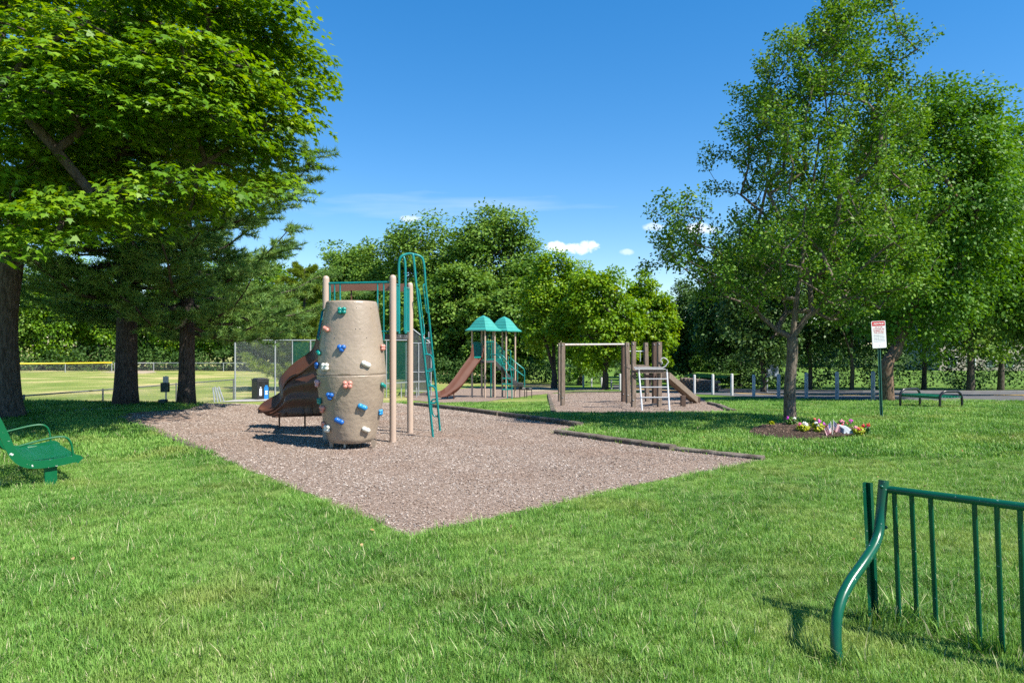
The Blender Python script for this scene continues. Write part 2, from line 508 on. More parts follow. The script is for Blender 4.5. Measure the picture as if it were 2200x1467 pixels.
PIT = gpoly([(880, 1153), (700, 1078), (520, 1005), (400, 955), (258, 893), (400, 880), (560, 871), (720, 867), (868, 867), (895, 871), (1075, 893), (1245, 918), (1196, 931), (1445, 967), (1642, 988), (1480, 1020), (1180, 1087)])
PIT_WOOD = gpoly([(1187, 887), (1180, 862), (1176, 845), (1300, 843), (1490, 845), (1530, 867), (1576, 886), (1380, 888)])
PIT_FAR = gpoly([(868, 850), (890, 860), (944, 866), (1020, 864), (1068, 859), (1121, 852), (1172, 846), (1210, 842), (1206, 831), (1145, 830), (996, 834), (930, 840)])
SCUFF = [(-1.4, 12.4, .7, .05), (-5.3, 14.0, .9, .05), (-2.6, 10.4, .9, .03)]
def pit_h(x, y):
    """Uneven chip surface with hollows worn at the ladder foot, slide end and barrel."""
    h = 0.022 * np.sin(x * 1.7 + np.sin(y * 1.1) * 1.5) * np.sin(y * 1.4 + 0.6) + 0.010 * np.sin(x * 4.3 + y * 2.7) + .02
    for cx_, cy_, r_, d_ in SCUFF:
        h = h - d_ * np.exp(-((x - cx_) ** 2 + (y - cy_) ** 2) / (r_ * r_))
    x = np.asarray(x, float); y = np.asarray(y, float); d = np.full(x.shape, 9.0)
    for poly in (PIT, PIT_WOOD):          # level with the turf along the edges
        for i in range(len(poly)):
            ax_, ay_ = poly[i - 1]; bx_, by_ = poly[i]
            t = np.clip(((x - ax_) * (bx_ - ax_) + (y - ay_) * (by_ - ay_)) / ((bx_ - ax_) ** 2 + (by_ - ay_) ** 2), 0, 1)
            d = np.minimum(d, np.hypot(x - ax_ - t * (bx_ - ax_), y - ay_ - t * (by_ - ay_)))
    return np.maximum(h, 0.0) * sstep(0.05, 0.9, d) - 0.006 * (1 - sstep(0.0, 0.15, d))
pit = tag(sheet('play_pit', PIT, m_mulch, 0.010, 0.3, 0.07, hfun=lambda x, y: float(pit_h(x, y))), 'brown wood chip play surface under the climbing barrel', None, None, 'structure')
pit2 = tag(sheet('play_pit', PIT_WOOD, m_mulch, 0.010, 0.4, 0.06, hfun=lambda x, y: float(pit_h(x, y))), 'wood chip play surface under the timber climbing frame', None, None, 'structure')
pit3 = tag(sheet('play_pit', PIT_FAR, m_mulch, 0.012, 0.6, 0.06), 'wood chip play surface under the green roofed playset', None, None, 'structure')
# worn straw coloured strip beside the far play surface
dirt = tag(sheet('dirt_path', gpoly([(1120, 842), (1205, 838), (1300, 838), (1290, 834), (1200, 832), (1140, 834)]), m_dirt, 0.020, 0.6, 0.05), None, None, None, 'structure')
infield = tag(sheet('infield_dirt', gpoly([(215, 799), (280, 803), (335, 800), (330, 794), (280, 793)]), m_dirt, 0.01, 2.0, 0.3, dens=2.0), None, None, None, 'structure')
m_conc = mat('concrete', (0.30, 0.285, 0.26), (0.36, 0.345, 0.315), rough=0.9, scale=3, bump=0.2, bscale=60)
walk = tag(sheet('sidewalk', gpoly([(20, 889), (160, 883), (262, 878), (262, 876), (160, 879.5), (20, 885)]), m_conc, 0.02, 1.0, 0.0), None, None, None, 'structure')
pad = tag(sheet('concrete_pad', gpoly([(470, 864), (560, 862), (625, 860.5), (622, 857), (560, 857), (505, 859)]), m_conc, 0.03, 1.0, 0.0), None, None, None, 'structure')

# road with kerb and yellow centre line
m_asph = mat('asphalt', (0.085, 0.085, 0.090), (0.135, 0.133, 0.132), rough=0.9, scale=2.0, bump=0.3, bscale=120, spec=0.2)
m_yel = mat('road_yellow', (0.62, 0.36, 0.05), (0.48, 0.30, 0.07), rough=0.8, scale=8)
m_kerb = mat('kerb_stone', (0.19, 0.185, 0.175), (0.25, 0.24, 0.225), rough=0.9, scale=3)
road_near = gpoly([(2700, 872), (2330, 864), (2200, 862), (2060, 861.5), (1875, 860.5), (1732, 857), (1619, 853), (1531, 848), (1400, 841.5), (1318, 836.5)])
road_far = gpoly([(2700, 844), (2330, 842.5), (2200, 842.5), (2060, 842.5), (1875, 842.5), (1732, 841.5), (1619, 840), (1531, 837.5), (1400, 832.5), (1318, 828)])
def resample(pl, k=40):
    q = cr([Vector((a, b, 0)) for a, b in pl], 8)
    return [(q[int(i * (len(q) - 1) / (k - 1))].x, q[int(i * (len(q) - 1) / (k - 1))].y) for i in range(k)]
rn, rf = resample(road_near), resample(road_far)
def strip(name, A, B, m, lift, cols=6):
    rows = []
    for (a, b) in zip(A, B):
        rows.append([(a[0] + (b[0] - a[0]) * t, a[1] + (b[1] - a[1]) * t) for t in np.linspace(0, 1, cols)])
    mb = MB(); mb.loft([[(x, y, float(gz(x, y)) + lift) for x, y in r] for r in rows])
    o = mb.build(name, m, smooth='all')
    return o
mixl = lambda a, b, t: [(p[0] + (q[0] - p[0]) * t, p[1] + (q[1] - p[1]) * t) for p, q in zip(a, b)]
road = tag(strip('road', rn, rf, m_asph, 0.014), 'grey asphalt road running behind the bollards', None, None, 'structure')
link = strip('centre_line', mixl(rn, rf, 0.46), mixl(rn, rf, 0.51), m_yel, 0.019, 2); link.parent = road
link = strip('centre_line', mixl(rn, rf, 0.54), mixl(rn, rf, 0.59), m_yel, 0.019, 2); link.parent = road
kb = MB()
kf = mixl(rn, rf, 1.0); kf2 = mixl(rn, rf, 1.03)
kb.loft([[(a[0], a[1], float(gz(*a)) - 0.05), (a[0], a[1], float(gz(*a)) + 0.10), (b[0], b[1], float(gz(*b)) + 0.10), (b[0], b[1], float(gz(*b)) - 0.05)] for a, b in zip(kf, kf2)])
k_o = kb.build('kerb', m_kerb); k_o.parent = road

# memorial bed mound under the small tree
bc = G(1740, 932)
BED = []
for i in range(28):
    a = 2 * math.pi * i / 28
    g = G(1738 + 126 * math.cos(a) * (1 + 0.05 * math.sin(3 * a)), 929 + 16.5 * math.sin(a))
    BED.append((g.x, g.y))
bxs = [p[0] for p in BED]; bys = [p[1] for p in BED]
bcx, bcy, brx, bry = (min(bxs) + max(bxs)) / 2, (min(bys) + max(bys)) / 2, (max(bxs) - min(bxs)) / 2, (max(bys) - min(bys)) / 2
def mound(x, y):
    d = ((x - bcx) / brx) ** 2 + ((y - bcy) / bry) ** 2
    return 0.10 * max(0.0, 1 - d) ** 0.7 + random.uniform(-0.008, 0.008)
bed = tag(sheet('mulch_bed', BED, m_soil, 0.015, 0.12, 0.02, hfun=mound), 'dark mulch bed round the small tree', None, None, 'structure')
def bedz(x, y):
    return float(gz(x, y)) + 0.015 + 0.10 * max(0.0, 1 - (((x - bcx) / brx) ** 2 + ((y - bcy) / bry) ** 2)) ** 0.7

# ---------------------------------------------------------------- scatter: grass clumps and wood chips
def scatter(name, pts, rot, scl, idx, objs, kind_label, parent=None):
    col = bpy.data.collections.new(name + '_pieces')
    for o in objs: col.objects.link(o)
    me = bpy.data.meshes.new(name)
    me.vertices.add(len(pts)); me.vertices.foreach_set('co', np.asarray(pts, np.float32).ravel())
    a = me.attributes.new('rot', 'FLOAT_VECTOR', 'POINT'); a.data.foreach_set('vector', np.asarray(rot, np.float32).ravel())
    a = me.attributes.new('scl', 'FLOAT', 'POINT'); a.data.foreach_set('value', np.asarray(scl, np.float32))
    a = me.attributes.new('pick', 'INT', 'POINT'); a.data.foreach_set('value', np.asarray(idx, np.int32))
    o = bpy.data.objects.new(name, me); C.objects.link(o)
    g = bpy.data.node_groups.new(name + '_scatter', 'GeometryNodeTree')
    g.interface.new_socket('Geometry', in_out='INPUT', socket_type='NodeSocketGeometry')
    g.interface.new_socket('Geometry', in_out='OUTPUT', socket_type='NodeSocketGeometry')
    gi = g.nodes.new('NodeGroupInput'); go = g.nodes.new('NodeGroupOutput')
    ci = g.nodes.new('GeometryNodeCollectionInfo'); ci.inputs['Collection'].default_value = col
    ci.inputs['Separate Children'].default_value = True; ci.inputs['Reset Children'].default_value = True
    ip = g.nodes.new('GeometryNodeInstanceOnPoints'); ip.inputs['Pick Instance'].default_value = True
    def na(nm, dt):
        n = g.nodes.new('GeometryNodeInputNamedAttribute'); n.data_type = dt; n.inputs['Name'].default_value = nm; return n.outputs[0]
    e2r = g.nodes.new('FunctionNodeEulerToRotation')
    g.links.new(na('rot', 'FLOAT_VECTOR'), e2r.inputs[0])
    g.links.new(gi.outputs[0], ip.inputs['Points']); g.links.new(ci.outputs[0], ip.inputs['Instance'])
    g.links.new(na('pick', 'INT'), ip.inputs['Instance Index'])
    g.links.new(e2r.outputs[0], ip.inputs['Rotation']); g.links.new(na('scl', 'FLOAT'), ip.inputs['Scale'])
    g.links.new(ip.outputs[0], go.inputs[0])
    md = o.modifiers.new('scatter', 'NODES'); md.node_group = g
    tag(o, kind_label[0], kind_label[1], None, 'stuff')
    return o
m_grass = leafmat('grass_blade', [(0.057, 0.152, 0.026), (0.116, 0.262, 0.040), (0.196, 0.365, 0.064), (0.325, 0.455, 0.135), (0.62, 0.55, 0.35)], transl=0.30, rough=0.55, spec=0.25,
                  patch=((0.33, 0.36, 0.10), 0.8, 0.52, 0.72, 0.60))
def clump(name, nb, rad, h, w, droop, base=0.3, dry=0.07):
    V = []; T = []
    for i in range(nb):
        a = random.uniform(0, 2 * math.pi); rr = rad * math.sqrt(random.random())
        b = Vector((rr * math.cos(a), rr * math.sin(a), -0.01))
        d = Vector((math.cos(a) + random.uniform(-.9, .9), math.sin(a) + random.uniform(-.9, .9), 0)).normalized()
        hh = h * random.uniform(0.55, 1.15); ww = w * random.uniform(0.7, 1.3)
        ln = random.uniform(0.15, 1.0) * droop * hh
        sd = Vector((-d.y, d.x, 0)) * ww / 2
        m1 = b + Vector((0, 0, hh * 0.6)) + d * ln * 0.35
        t = b + Vector((0, 0, hh)) + d * ln
        V += [b - sd, b + sd, m1 + sd * 0.8, m1 - sd * 0.8, m1 - sd * 0.8, m1 + sd * 0.8, t + sd * 0.15, t - sd * 0.15]
        tone = min(.8, max(0, base + random.gauss(0, .13))) if random.random() > dry else random.uniform(0.85, 1.0)
        T += [tone, tone]
    me = mesh_np(name, np.array([tuple(v) for v in V]), 4, np.array(T))
    me.materials.append(m_grass)
    return bpy.data.objects.new(name, me)
near_cl = [clump('grass_clump', 32, 0.078, random.uniform(0.032, 0.058), 0.0040, random.uniform(0.7, 1.4), .10 + .075 * k) for k in range(8)]
tall_cl = [clump('grass_clump', 20, 0.06, random.uniform(0.08, 0.12), 0.0050, random.uniform(0.6, 1.0)) for _ in range(3)]
far_cl = [clump('grass_clump', 16, 0.13, random.uniform(0.055, 0.08), 0.012, 0.8, .14 + .085 * k, .03) for k in range(6)]
def lawn_points(y0, y1, dens, marg=1.6):
    n = int((0.78 * (y1 * y1 - y0 * y0) + marg * 2 * (y1 - y0)) * dens)
    Y = np.sqrt(rng.uniform(y0 * y0, y1 * y1, n)); X = rng.uniform(-1, 1, n) * (0.78 * Y + marg)
    bad = inpoly(X, Y, PIT) | inpoly(X, Y, PIT_WOOD) | inpoly(X, Y, PIT_FAR) | inpoly(X, Y, BED) | inpoly(X, Y, rn + rf[::-1])
    X, Y = X[~bad], Y[~bad]
    return np.stack([X, Y, gz(X, Y)], 1)
bands = [(2.6, 5.0, 560), (5.0, 7.5, 400), (7.5, 10.0, 260)]
pn = np.concatenate([lawn_points(*b) for b in bands])
n_tall = 900
fld = lambda q: 0.5 + 0.22 * np.sin(q[:, 0] * 1.9 + 1.6 * np.sin(q[:, 1] * 1.3)) + 0.2 * np.sin(q[:, 1] * 2.3 + 1.2 * np.sin(q[:, 0] * 2.9 + 1)) + 0.12 * np.sin(q[:, 0] * 5.1 + q[:, 1] * 4.3)
idx = np.clip(fld(pn) * 8 + rng.normal(0, 1.8, len(pn)), 0, 7.99).astype(int)
pick_t = rng.random(len(pn)) < 0.03
idx[pick_t] = rng.integers(8, 11, pick_t.sum())
rot = np.stack([rng.normal(0, .12, len(pn)), rng.normal(0, .12, len(pn)), rng.uniform(0, 6.283, len(pn))], 1)
patchy = 0.5 + 0.5 * np.sin(pn[:, 0] * 2.1 + 1.3 * np.sin(pn[:, 1] * 1.7)) * np.sin(pn[:, 1] * 1.9 + 0.7 * np.sin(pn[:, 0] * 2.6))
scl = rng.uniform(0.75, 1.1, len(pn)) * (0.85 + 0.35 * patchy)
near_grass = scatter('lawn_grass', pn, rot, scl, idx, near_cl + tall_cl, ('green grass blades of the near lawn', 'grass'))
pf = np.concatenate([lawn_points(*b) for b in [(10.0, 14.0, 170), (14.0, 19.0, 110), (19.0, 27.0, 60)]])
rot = np.stack([rng.normal(0, .1, len(pf)), rng.normal(0, .1, len(pf)), rng.uniform(0, 6.283, len(pf))], 1)
far_grass = scatter('lawn_grass', pf, rot, rng.uniform(0.8, 1.2, len(pf)), np.clip(fld(pf) * 6 + rng.normal(0, 1.3, len(pf)), 0, 5.99).astype(int), far_cl, ('green grass blades of the lawn beyond the play pit', 'grass'))
# taller tufts left standing round the bicycle rack posts
tx = []
for px, py in [(1805, 1428), (1890, 1345), (1933, 1341), (1970, 1334), (2013, 1353), (2107, 1392), (2155, 1406)]:
    g = G(px, py)
    for _ in range(9): tx.append((g.x + random.gauss(0, .06), g.y + random.gauss(0.02, .05), g.z))
tx = np.array(tx)
tuft = scatter('tall_grass', tx, np.stack([rng.normal(0, .2, len(tx)), rng.normal(0, .2, len(tx)), rng.uniform(0, 6.28, len(tx))], 1), rng.uniform(0.7, 1.5, len(tx)), rng.integers(0, 3, len(tx)), [o.copy() for o in tall_cl], ('longer tufts of grass round the green rack posts', 'grass'))

m_chip = leafmat('wood_chip', [(0.095, 0.066, 0.050), (0.240, 0.180, 0.140), (0.385, 0.315, 0.265), (0.48, 0.410, 0.355), (0.62, 0.57, 0.51)], transl=0.0, rough=0.85, spec=0.15,
                 patch=((0.265, 0.165, 0.115), 0.55, 0.48, 0.68, 0.60))
def chip(i):
    L = random.uniform(0.02, 0.05); w = random.uniform(0.007, 0.016); h = random.uniform(0.004, 0.009)
    c = [Vector((sx_ * L / 2 * random.uniform(.7, 1), sy_ * w / 2 * random.uniform(.6, 1), sz_ * h / 2)) for sz_ in (-1, 1) for sy_ in (-1, 1) for sx_ in (-1, 1)]
    V = []
    for f in [(4, 5, 7, 6), (0, 1, 5, 4), (2, 6, 7, 3), (0, 4, 6, 2), (1, 3, 7, 5)]:
        V += [c[k] for k in f]
    me = mesh_np('wood_chip', np.array([tuple(v) for v in V]), 4, np.full(5, (i + 0.5) / 12))
    me.materials.append(m_chip)
    return bpy.data.objects.new('wood_chip', me)
chips = [chip(i) for i in range(12)]
def pit_points(poly, n):
    xs = [p[0] for p in poly]; ys = [p[1] for p in poly]
    X = rng.uniform(min(xs), max(xs), n); Y = rng.uniform(min(ys), max(ys), n)
    k = inpoly(X, Y, poly); X, Y = X[k], Y[k]
    return np.stack([X, Y, gz(X, Y) + 0.014 + pit_h(X, Y)], 1)
cp = pit_points(PIT, 400000)
keep = rng.random(len(cp)) < np.clip(1.35 - cp[:, 1] / 16.0, 0.35, 1.0)
cp = np.concatenate([cp[keep], pit_points(PIT_WOOD, 16000)])
ci_ = np.clip(rng.normal(5.4, 2.2, len(cp)), 0, 11.49).astype(int)
crot = np.stack([rng.normal(0, .35, len(cp)), rng.normal(0, .35, len(cp)), rng.uniform(0, 6.283, len(cp))], 1)
chips_o = scatter('wood_chips', cp, crot, rng.uniform(0.4, 0.95, len(cp)) * (0.80 + 0.03 * cp[:, 1]), ci_, chips, ('loose wood chips covering the play pits', 'wood chips'))
bp_ = pit_points(BED, 2600); bp_[:, 2] = [bedz(x, y) for x, y in bp_[:, :2]]
bchips = [o.copy() for o in chips[:4]]
bed_chips = scatter('bark_chips', bp_, np.stack([rng.normal(0, .4, len(bp_)), rng.normal(0, .4, len(bp_)), rng.uniform(0, 6.283, len(bp_))], 1), rng.uniform(0.6, 1.3, len(bp_)), np.clip(rng.exponential(0.7, len(bp_)), 0, 3.4).astype(int), bchips, ('dark bark chips on the memorial bed', 'bark chips'))

# a few dead leaves lying on the lawn
m_dead = leafmat('dead_leaf', [(0.20, 0.10, 0.04), (0.34, 0.20, 0.08), (0.45, 0.33, 0.16)], .1, .8, .1)
dl = lawn_points(3.0, 16.0, 0.35)
dl[:, 2] += .045
Vd = leaf_verts(dl, rng.normal(0, .5, (len(dl), 3)) + np.array([0, 0, 1.0]), rng.uniform(.025, .045, len(dl)), OVAL)
dead = link_mesh('fallen_leaves', mesh_np('fallen_leaves', Vd, 6, rng.random(len(dl))), m_dead)
tag(dead, 'scattered brown dead leaves on the lawn', 'leaves', None, 'stuff')

# ---------------------------------------------------------------- landscape timbers edging the pits
m_timber = mat('weathered_timber', (0.085, 0.066, 0.052), (0.190, 0.160, 0.130), rough=0.92, scale=5, spec=0.15, stretch=(1, 1, 1), bump=0.7, bscale=26)
def timber(a, b, w, h, label, sink=0.04):
    a = G(*a); b = G(*b)
    mb = MB(); k = 9; rows = []
    d = (b - a); dn = Vector((d.x, d.y, 0)).normalized(); sd = Vector((-dn.y, dn.x, 0))
    for i in range(k):
        q = a + d * (i / (k - 1)); z0 = float(gz(q.x, q.y))
        j = [random.uniform(-.005, .005) for _ in range(6)]
        q = q + sd * j[0]
        hh = h * .78 + j[1]; ch = 0.02
        pr = [(-w / 2, -sink), (-w / 2 + j[2], hh - ch), (-w / 2 + ch, hh + j[3]), (w / 2 - ch, hh + j[4]), (w / 2 + j[5], hh - ch), (w / 2, -sink)]
        rows.append([(q.x + sd.x * s_, q.y + sd.y * s_, z0 + z_) for s_, z_ in pr])
    mb.loft(rows)
    n = 6
    mb.f.append(tuple(range(n))); mb.f.append(tuple(range((k - 1) * n + n - 1, (k - 1) * n - 1, -1))); mb.m += [0, 0]
    o = mb.build('landscape_timber', m_timber, smooth=False, origin=a)
    return tag(o, label, 'timber', 'timbers edging the play surfaces')
timber((893, 871), (1073, 893), 0.16, 0.15, 'weathered edging timber running right from behind the teal loop ladder')
timber((1076, 893.5), (1246, 917.5), 0.16, 0.14, 'weathered edging timber whose right end stops at the jog in the pit edge')
timber((1198, 931.5), (1446, 966), 0.19, 0.10, 'wide dark edging timber between the pit jog and the shorter timber')
timber((1452, 967), (1640, 987.5), 0.16, 0.07, 'grey edging timber sunk at the right corner of the near pit')
timber((262, 896.5), (352, 934), 0.14, 0.05, 'low edging timber at the left corner of the near pit', 0.06)
timber((356, 936), (432, 968), 0.14, 0.05, 'low edging timber on the left pit edge, nearer than the corner one', 0.06)
timber((268, 892.5), (482, 876.5), 0.14, 0.06, 'shaded edging timber along the back left edge of the near pit', 0.06)
timber((1179, 848), (1184, 868), 0.16, 0.08, 'grey edging timber on the left side of the timber frame pit, far end')
timber((1184.5, 869), (1188.5, 886), 0.16, 0.08, 'grey edging timber on the left side of the timber frame pit, near end')
timber((1524, 867), (1576, 885.5), 0.16, 0.10, 'dark edging timber at the right corner of the timber frame pit')
timber((1205, 843), (1335, 842.5), 0.16, 0.10, 'far edging timber behind the overhead bar')
timber((1095, 829), (1205, 829.5), 0.16, 0.14, 'far edging timber behind the roofed playset steps')
# ---------------------------------------------------------------- colours of the equipment
m_teal = mat('teal_paint', (0.004, 0.205, 0.195), (0.003, 0.165, 0.160), rough=0.32, scale=4, spec=0.5)
m_tan = mat('tan_paint', (0.46, 0.345, 0.270), (0.42, 0.315, 0.245), rough=0.38, scale=2, spec=0.45)
m_barrel = mat('tan_moulded_plastic', (0.275, 0.215, 0.160), (0.325, 0.258, 0.192), rough=0.36, scale=2.2, spec=0.5, bump=0.6, bscale=12)
m_brown = mat('brown_moulded_plastic', (0.090, 0.037, 0.023), (0.112, 0.048, 0.031), rough=0.42, scale=2, spec=0.4, bump=0.05, bscale=50)
m_brown2 = mat('light_brown_plastic', (0.185, 0.078, 0.052), (0.215, 0.095, 0.064), rough=0.35, scale=2, spec=0.5)
m_deck = mat('grey_coated_deck', (0.060, 0.060, 0.062), (0.085, 0.085, 0.085), rough=0.6, scale=8)
m_galv = mat('galvanised_steel', (0.42, 0.44, 0.46), (0.54, 0.55, 0.56), rough=0.42, scale=6, metal=0.6)
HC = {'teal': (0.004, 0.23, 0.19), 'salmon': (0.62, 0.25, 0.19), 'blue': (0.012, 0.115, 0.42), 'sky': (0.02, 0.24, 0.50), 'white': (0.72, 0.71, 0.62), 'pink': (0.62, 0.34, 0.36)}
HM = {k: mat('hold_' + k, v, tuple(x * 0.88 for x in v), rough=0.35, scale=12, spec=0.5) for k, v in HC.items()}

# ---------------------------------------------------------------- climbing tower
A = G(844, 951); B = Vector((-1.91, 12.8, 0)); Cc = Vector((-3.21, 11.78, 0)); D = Vector((-3.50, 12.86, 0))
for q in (B, Cc, D): q.z = float(gz(q.x, q.y))
mid = (A + B + Cc + D) / 4
tower = thing('climbing_tower', 'tan and teal climbing tower with barrel wall, brown wave slide and loop ladder', 'play tower', (mid.x, mid.y, float(gz(mid.x, mid.y))))
DECK = 1.74
PT = 2.83
for q in (A, B, Cc, D):
    mb = MB(); r = 0.057
    mb.lathe([(r, -0.1), (r, PT - 0.06), (r * .93, PT - 0.025), (r * .7, PT - 0.004), (r * .3, PT + .008)], q, 20)
    mb.build('post', m_tan, tower, smooth=True)
def v3(q, z): return Vector((q.x, q.y, z))
def lerp(a, b, t): return Vector(a) + (Vector(b) - Vector(a)) * t
# deck with rim
mb = MB()
cs = [lerp(v3(q, 0), v3(mid, 0), 0.03) for q in (A, B, D, Cc)]
mb.add([v3(c, DECK) for c in cs] + [v3(c, DECK + 0.085) for c in cs], [(3, 2, 1, 0), (4, 5, 6, 7), (0, 1, 5, 4), (1, 2, 6, 5), (2, 3, 7, 6), (3, 0, 4, 7)])
deck = mb.build('deck', m_deck, tower, bevel=0.01)
for t in (0.30, 0.62):
    q = v3(lerp(A, B, t), DECK + 0.045); mb = MB(); mb.blob(q + Vector((0.03, -0.0, 0)), (.014, .014, .014), 1); mb.build('bolt', m_galv, deck)
# front railing (between the two front posts) with its uprights
TOP = 2.70
def rail(a, b, r=0.017, name='rail', par=None):
    mb = MB(); mb.tube([a, b], r, 10); return mb.build(name, m_teal, par or tower, smooth=True)
rail(v3(lerp(Cc, A, 0.03), TOP), v3(lerp(Cc, A, 0.97), TOP), 0.019)
for t in (0.06, 0.13, 0.215, 0.775, 0.865):
    q = lerp(Cc, A, t); rail(v3(q, DECK + 0.1 if t > 0.5 else DECK + .12), v3(q, TOP), 0.014, 'baluster')
q1, q2 = lerp(Cc, A, 0.72), lerp(Cc, A, 0.97)
rail(v3(q1, DECK + .13), v3(q2, DECK + .13), 0.016)
rail(v3(lerp(Cc, A, .865), DECK - .02), v3(lerp(Cc, A, .865), DECK + .13), 0.018, 'rail_bracket')
rail(v3(lerp(Cc, D, 0.1), TOP), v3(lerp(Cc, D, 0.9), TOP), 0.017)
for t in (0.2, 0.4, 0.6, 0.8): rail(v3(lerp(Cc, D, t), DECK + .1), v3(lerp(Cc, D, t), TOP), 0.013, 'baluster')
# barred panels on either side of the ladder opening
for (t0, t1) in ((0.04, 0.30), (0.64, 0.93)):
    a, b = lerp(A, B, t0), lerp(A, B, t1)
    pan = rail(v3(a, TOP - .02), v3(b, TOP - .02), 0.017, 'panel_rail')
    rail(v3(a, DECK + .14), v3(b, DECK + .14), 0.017, 'panel_rail', pan)
    for k in range(5):
        q = lerp(a, b, k / 4); rail(v3(q, DECK + .14), v3(q, TOP - .02), 0.013, 'baluster', pan)
# loop ladder: two hoops that rise from the deck, turn over and slope down to the ground
F1 = G(931, 940); F2 = G(946, 926)
h1 = [P(857, 716, 11.93), P(857, 600, 11.93), P(857, 566, 11.93), P(861, 552, 11.93), P(872, 546, 11.97), P(884, 545, 12.0), P(888, 552, 12.0), P(893, 600, 12.0)]
h2 = [P(871, 716, 12.36), P(871, 600, 12.36), P(870, 562, 12.38), P(867, 549, 12.4), P(878, 545, 12.5), P(893, 547, 12.6), P(906, 553, 12.65), P(911, 570, 12.66), P(914, 610, 12.68)]
lad = MB()
lad.tube(cr(h1, 5) + [lerp(h1[-1], F1, t) for t in (0.25, .5, .75)] + [F1 - Vector((0, 0, .06))], 0.0225, 10)
lad.tube(cr(h2, 5) + [lerp(h2[-1], F2, t) for t in (0.25, .5, .75)] + [F2 - Vector((0, 0, .06))], 0.0225, 10)
ladder = lad.build('loop_ladder', m_teal, tower, smooth=True)
def on_leg(hend, foot, py):
    """Point of a sloping leg at a given photo height."""
    best = min((lerp(hend, foot, k / 400) for k in range(401)), key=lambda q: abs(CY - (q.z - EYE) / q.y * F - py))
    return best
def loop(hend, foot, y0, y1, side, d):
    a, b = on_leg(hend, foot, y0), on_leg(hend, foot, y1)
    o_ = Vector((side, 0, 0)) * d
    pts = [a, a + o_ * .7 + (b - a) * .02, a + o_ + (b - a) * .16, lerp(a, b, .5) + o_ * 1.05, b + o_ - (b - a) * .16, b + o_ * .7 - (b - a) * .02, b]
    mb = MB(); mb.tube(cr(pts, 5), 0.0165, 8); mb.build('rung_loop', m_teal, ladder, smooth=True)
for y0, y1 in ((761, 797), (829, 866)): loop(h1[-1], F1, y0, y1, 1, 0.13)
for y0, y1 in ((726, 762), (792, 828), (857, 894)): loop(h2[-1], F2, y0, y1, -1, 0.115)
for (he, ft, y0, y1, sd) in ((h1[-1], F1, 620, 718, 1), (h2[-1], F2, 576, 672, -1)):
    a, b = on_leg(he, ft, y0), on_leg(he, ft, y1)
    o_ = Vector((0.035 * sd, 0.05 * sd, 0))
    mb = MB(); mb.tube(cr([a, a + o_ - Vector((0, 0, .04)), lerp(a, b, .5) + o_, b + o_ + Vector((0, 0, .04)), b], 5), 0.0135, 8)
    mb.build('grab_bar', m_teal, ladder, smooth=True)
# long grab handle left of the barrel
pts = [P(709, 665, 10.75), P(700, 690, 10.75), P(690, 722, 10.8), P(686, 729, 10.85), P(683, 726, 11.0), P(687, 700, 11.2), P(693, 668, 11.4), P(698, 664, 11.3), P(709, 665, 10.75)]
mb = MB(); mb.tube(pts, 0.020, 8); mb.build('grab_handle', m_teal, tower, smooth=True)

# barrel wall
bY = 11.0; bX = (755.5 - CX) / F * bY
def bz(py): return EYE - (py - CY) / F * bY
prof = [(0.30, bz(947)), (0.345, bz(946)), (0.375, bz(940)), (0.395, bz(930)), (0.437, bz(905)), (0.475, bz(880)), (0.507, bz(855)), (0.530, bz(830)), (0.543, bz(812)), (0.545, bz(805)), (0.537, bz(803.6)),
        (0.537, bz(802.4)), (0.545, bz(801)), (0.541, bz(792)), (0.522, bz(765)), (0.497, bz(735)), (0.468, bz(705)), (0.438, bz(678)), (0.412, bz(656)), (0.402, bz(650)), (0.385, bz(647.5)), (0.30, bz(647))]
def prof_fine(p, k=3):
    out = []
    for i in range(len(p) - 1):
        for j in range(k): out.append(tuple(p[i][c] + (p[i + 1][c] - p[i][c]) * j / k for c in (0, 1)))
    return out + [p[-1]]
mb = MB(); mb.lathe(prof_fine(prof), (bX, bY, 0), 64)
rs = np.random.default_rng(3)
ph = rs.uniform(0, 6.28, (14,)); fq = rs.integers(1, 7, (14,)); fz = rs.uniform(1.5, 12, (14,))
nv = []
for (x, y, z) in mb.v:
    an = math.atan2(y - bY, x - bX); rr = math.hypot(x - bX, y - bY)
    if abs(z - bz(803)) > 0.02 and rr > 0.32:
        d = sum(math.sin(fq[i] * an + ph[i] + fz[i] * z) for i in range(14)) * 0.0006
        rr2 = rr + d; x = bX + (x - bX) * rr2 / rr; y = bY + (y - bY) * rr2 / rr
    nv.append((x, y, z))
mb.v = nv
barrel = mb.build('climbing_barrel', m_barrel, tower, smooth=True)
def brad(z):
    zs = [p[1] for p in prof]; r_ = [p[0] for p in prof]
    return float(np.interp(z, zs, r_))
for (px, an) in ((712, 0), (803, 0)):
    q = P(px, 940, bY - 0.18); g0 = float(gz(q.x, q.y))
    mb = MB(); s_ = -1 if px < 755 else 1
    mb.add([(q.x - .035, q.y - .02, .13), (q.x + .035, q.y - .02, .13), (q.x + .035, q.y + .06, .13), (q.x - .035, q.y + .06, .13),
            (q.x - .02 - s_ * .005, q.y - .015, g0 - .02), (q.x + .02 - s_ * .005, q.y - .015, g0 - .02), (q.x + .02 - s_ * .005, q.y + .03, g0 - .02), (q.x - .02 - s_ * .005, q.y + .03, g0 - .02)],
           [(0, 1, 5, 4), (1, 2, 6, 5), (2, 3, 7, 6), (3, 0, 4, 7), (4, 5, 6, 7)])
    mb.build('foot', m_barrel, barrel)
q = P(740.5, 950, bY - 0.15); mb = MB(); mb.tube([(q.x, q.y, float(gz(q.x, q.y)) - .03), (q.x, q.y, .14)], 0.021, 10); mb.build('anchor_post', m_galv, barrel, smooth=True)
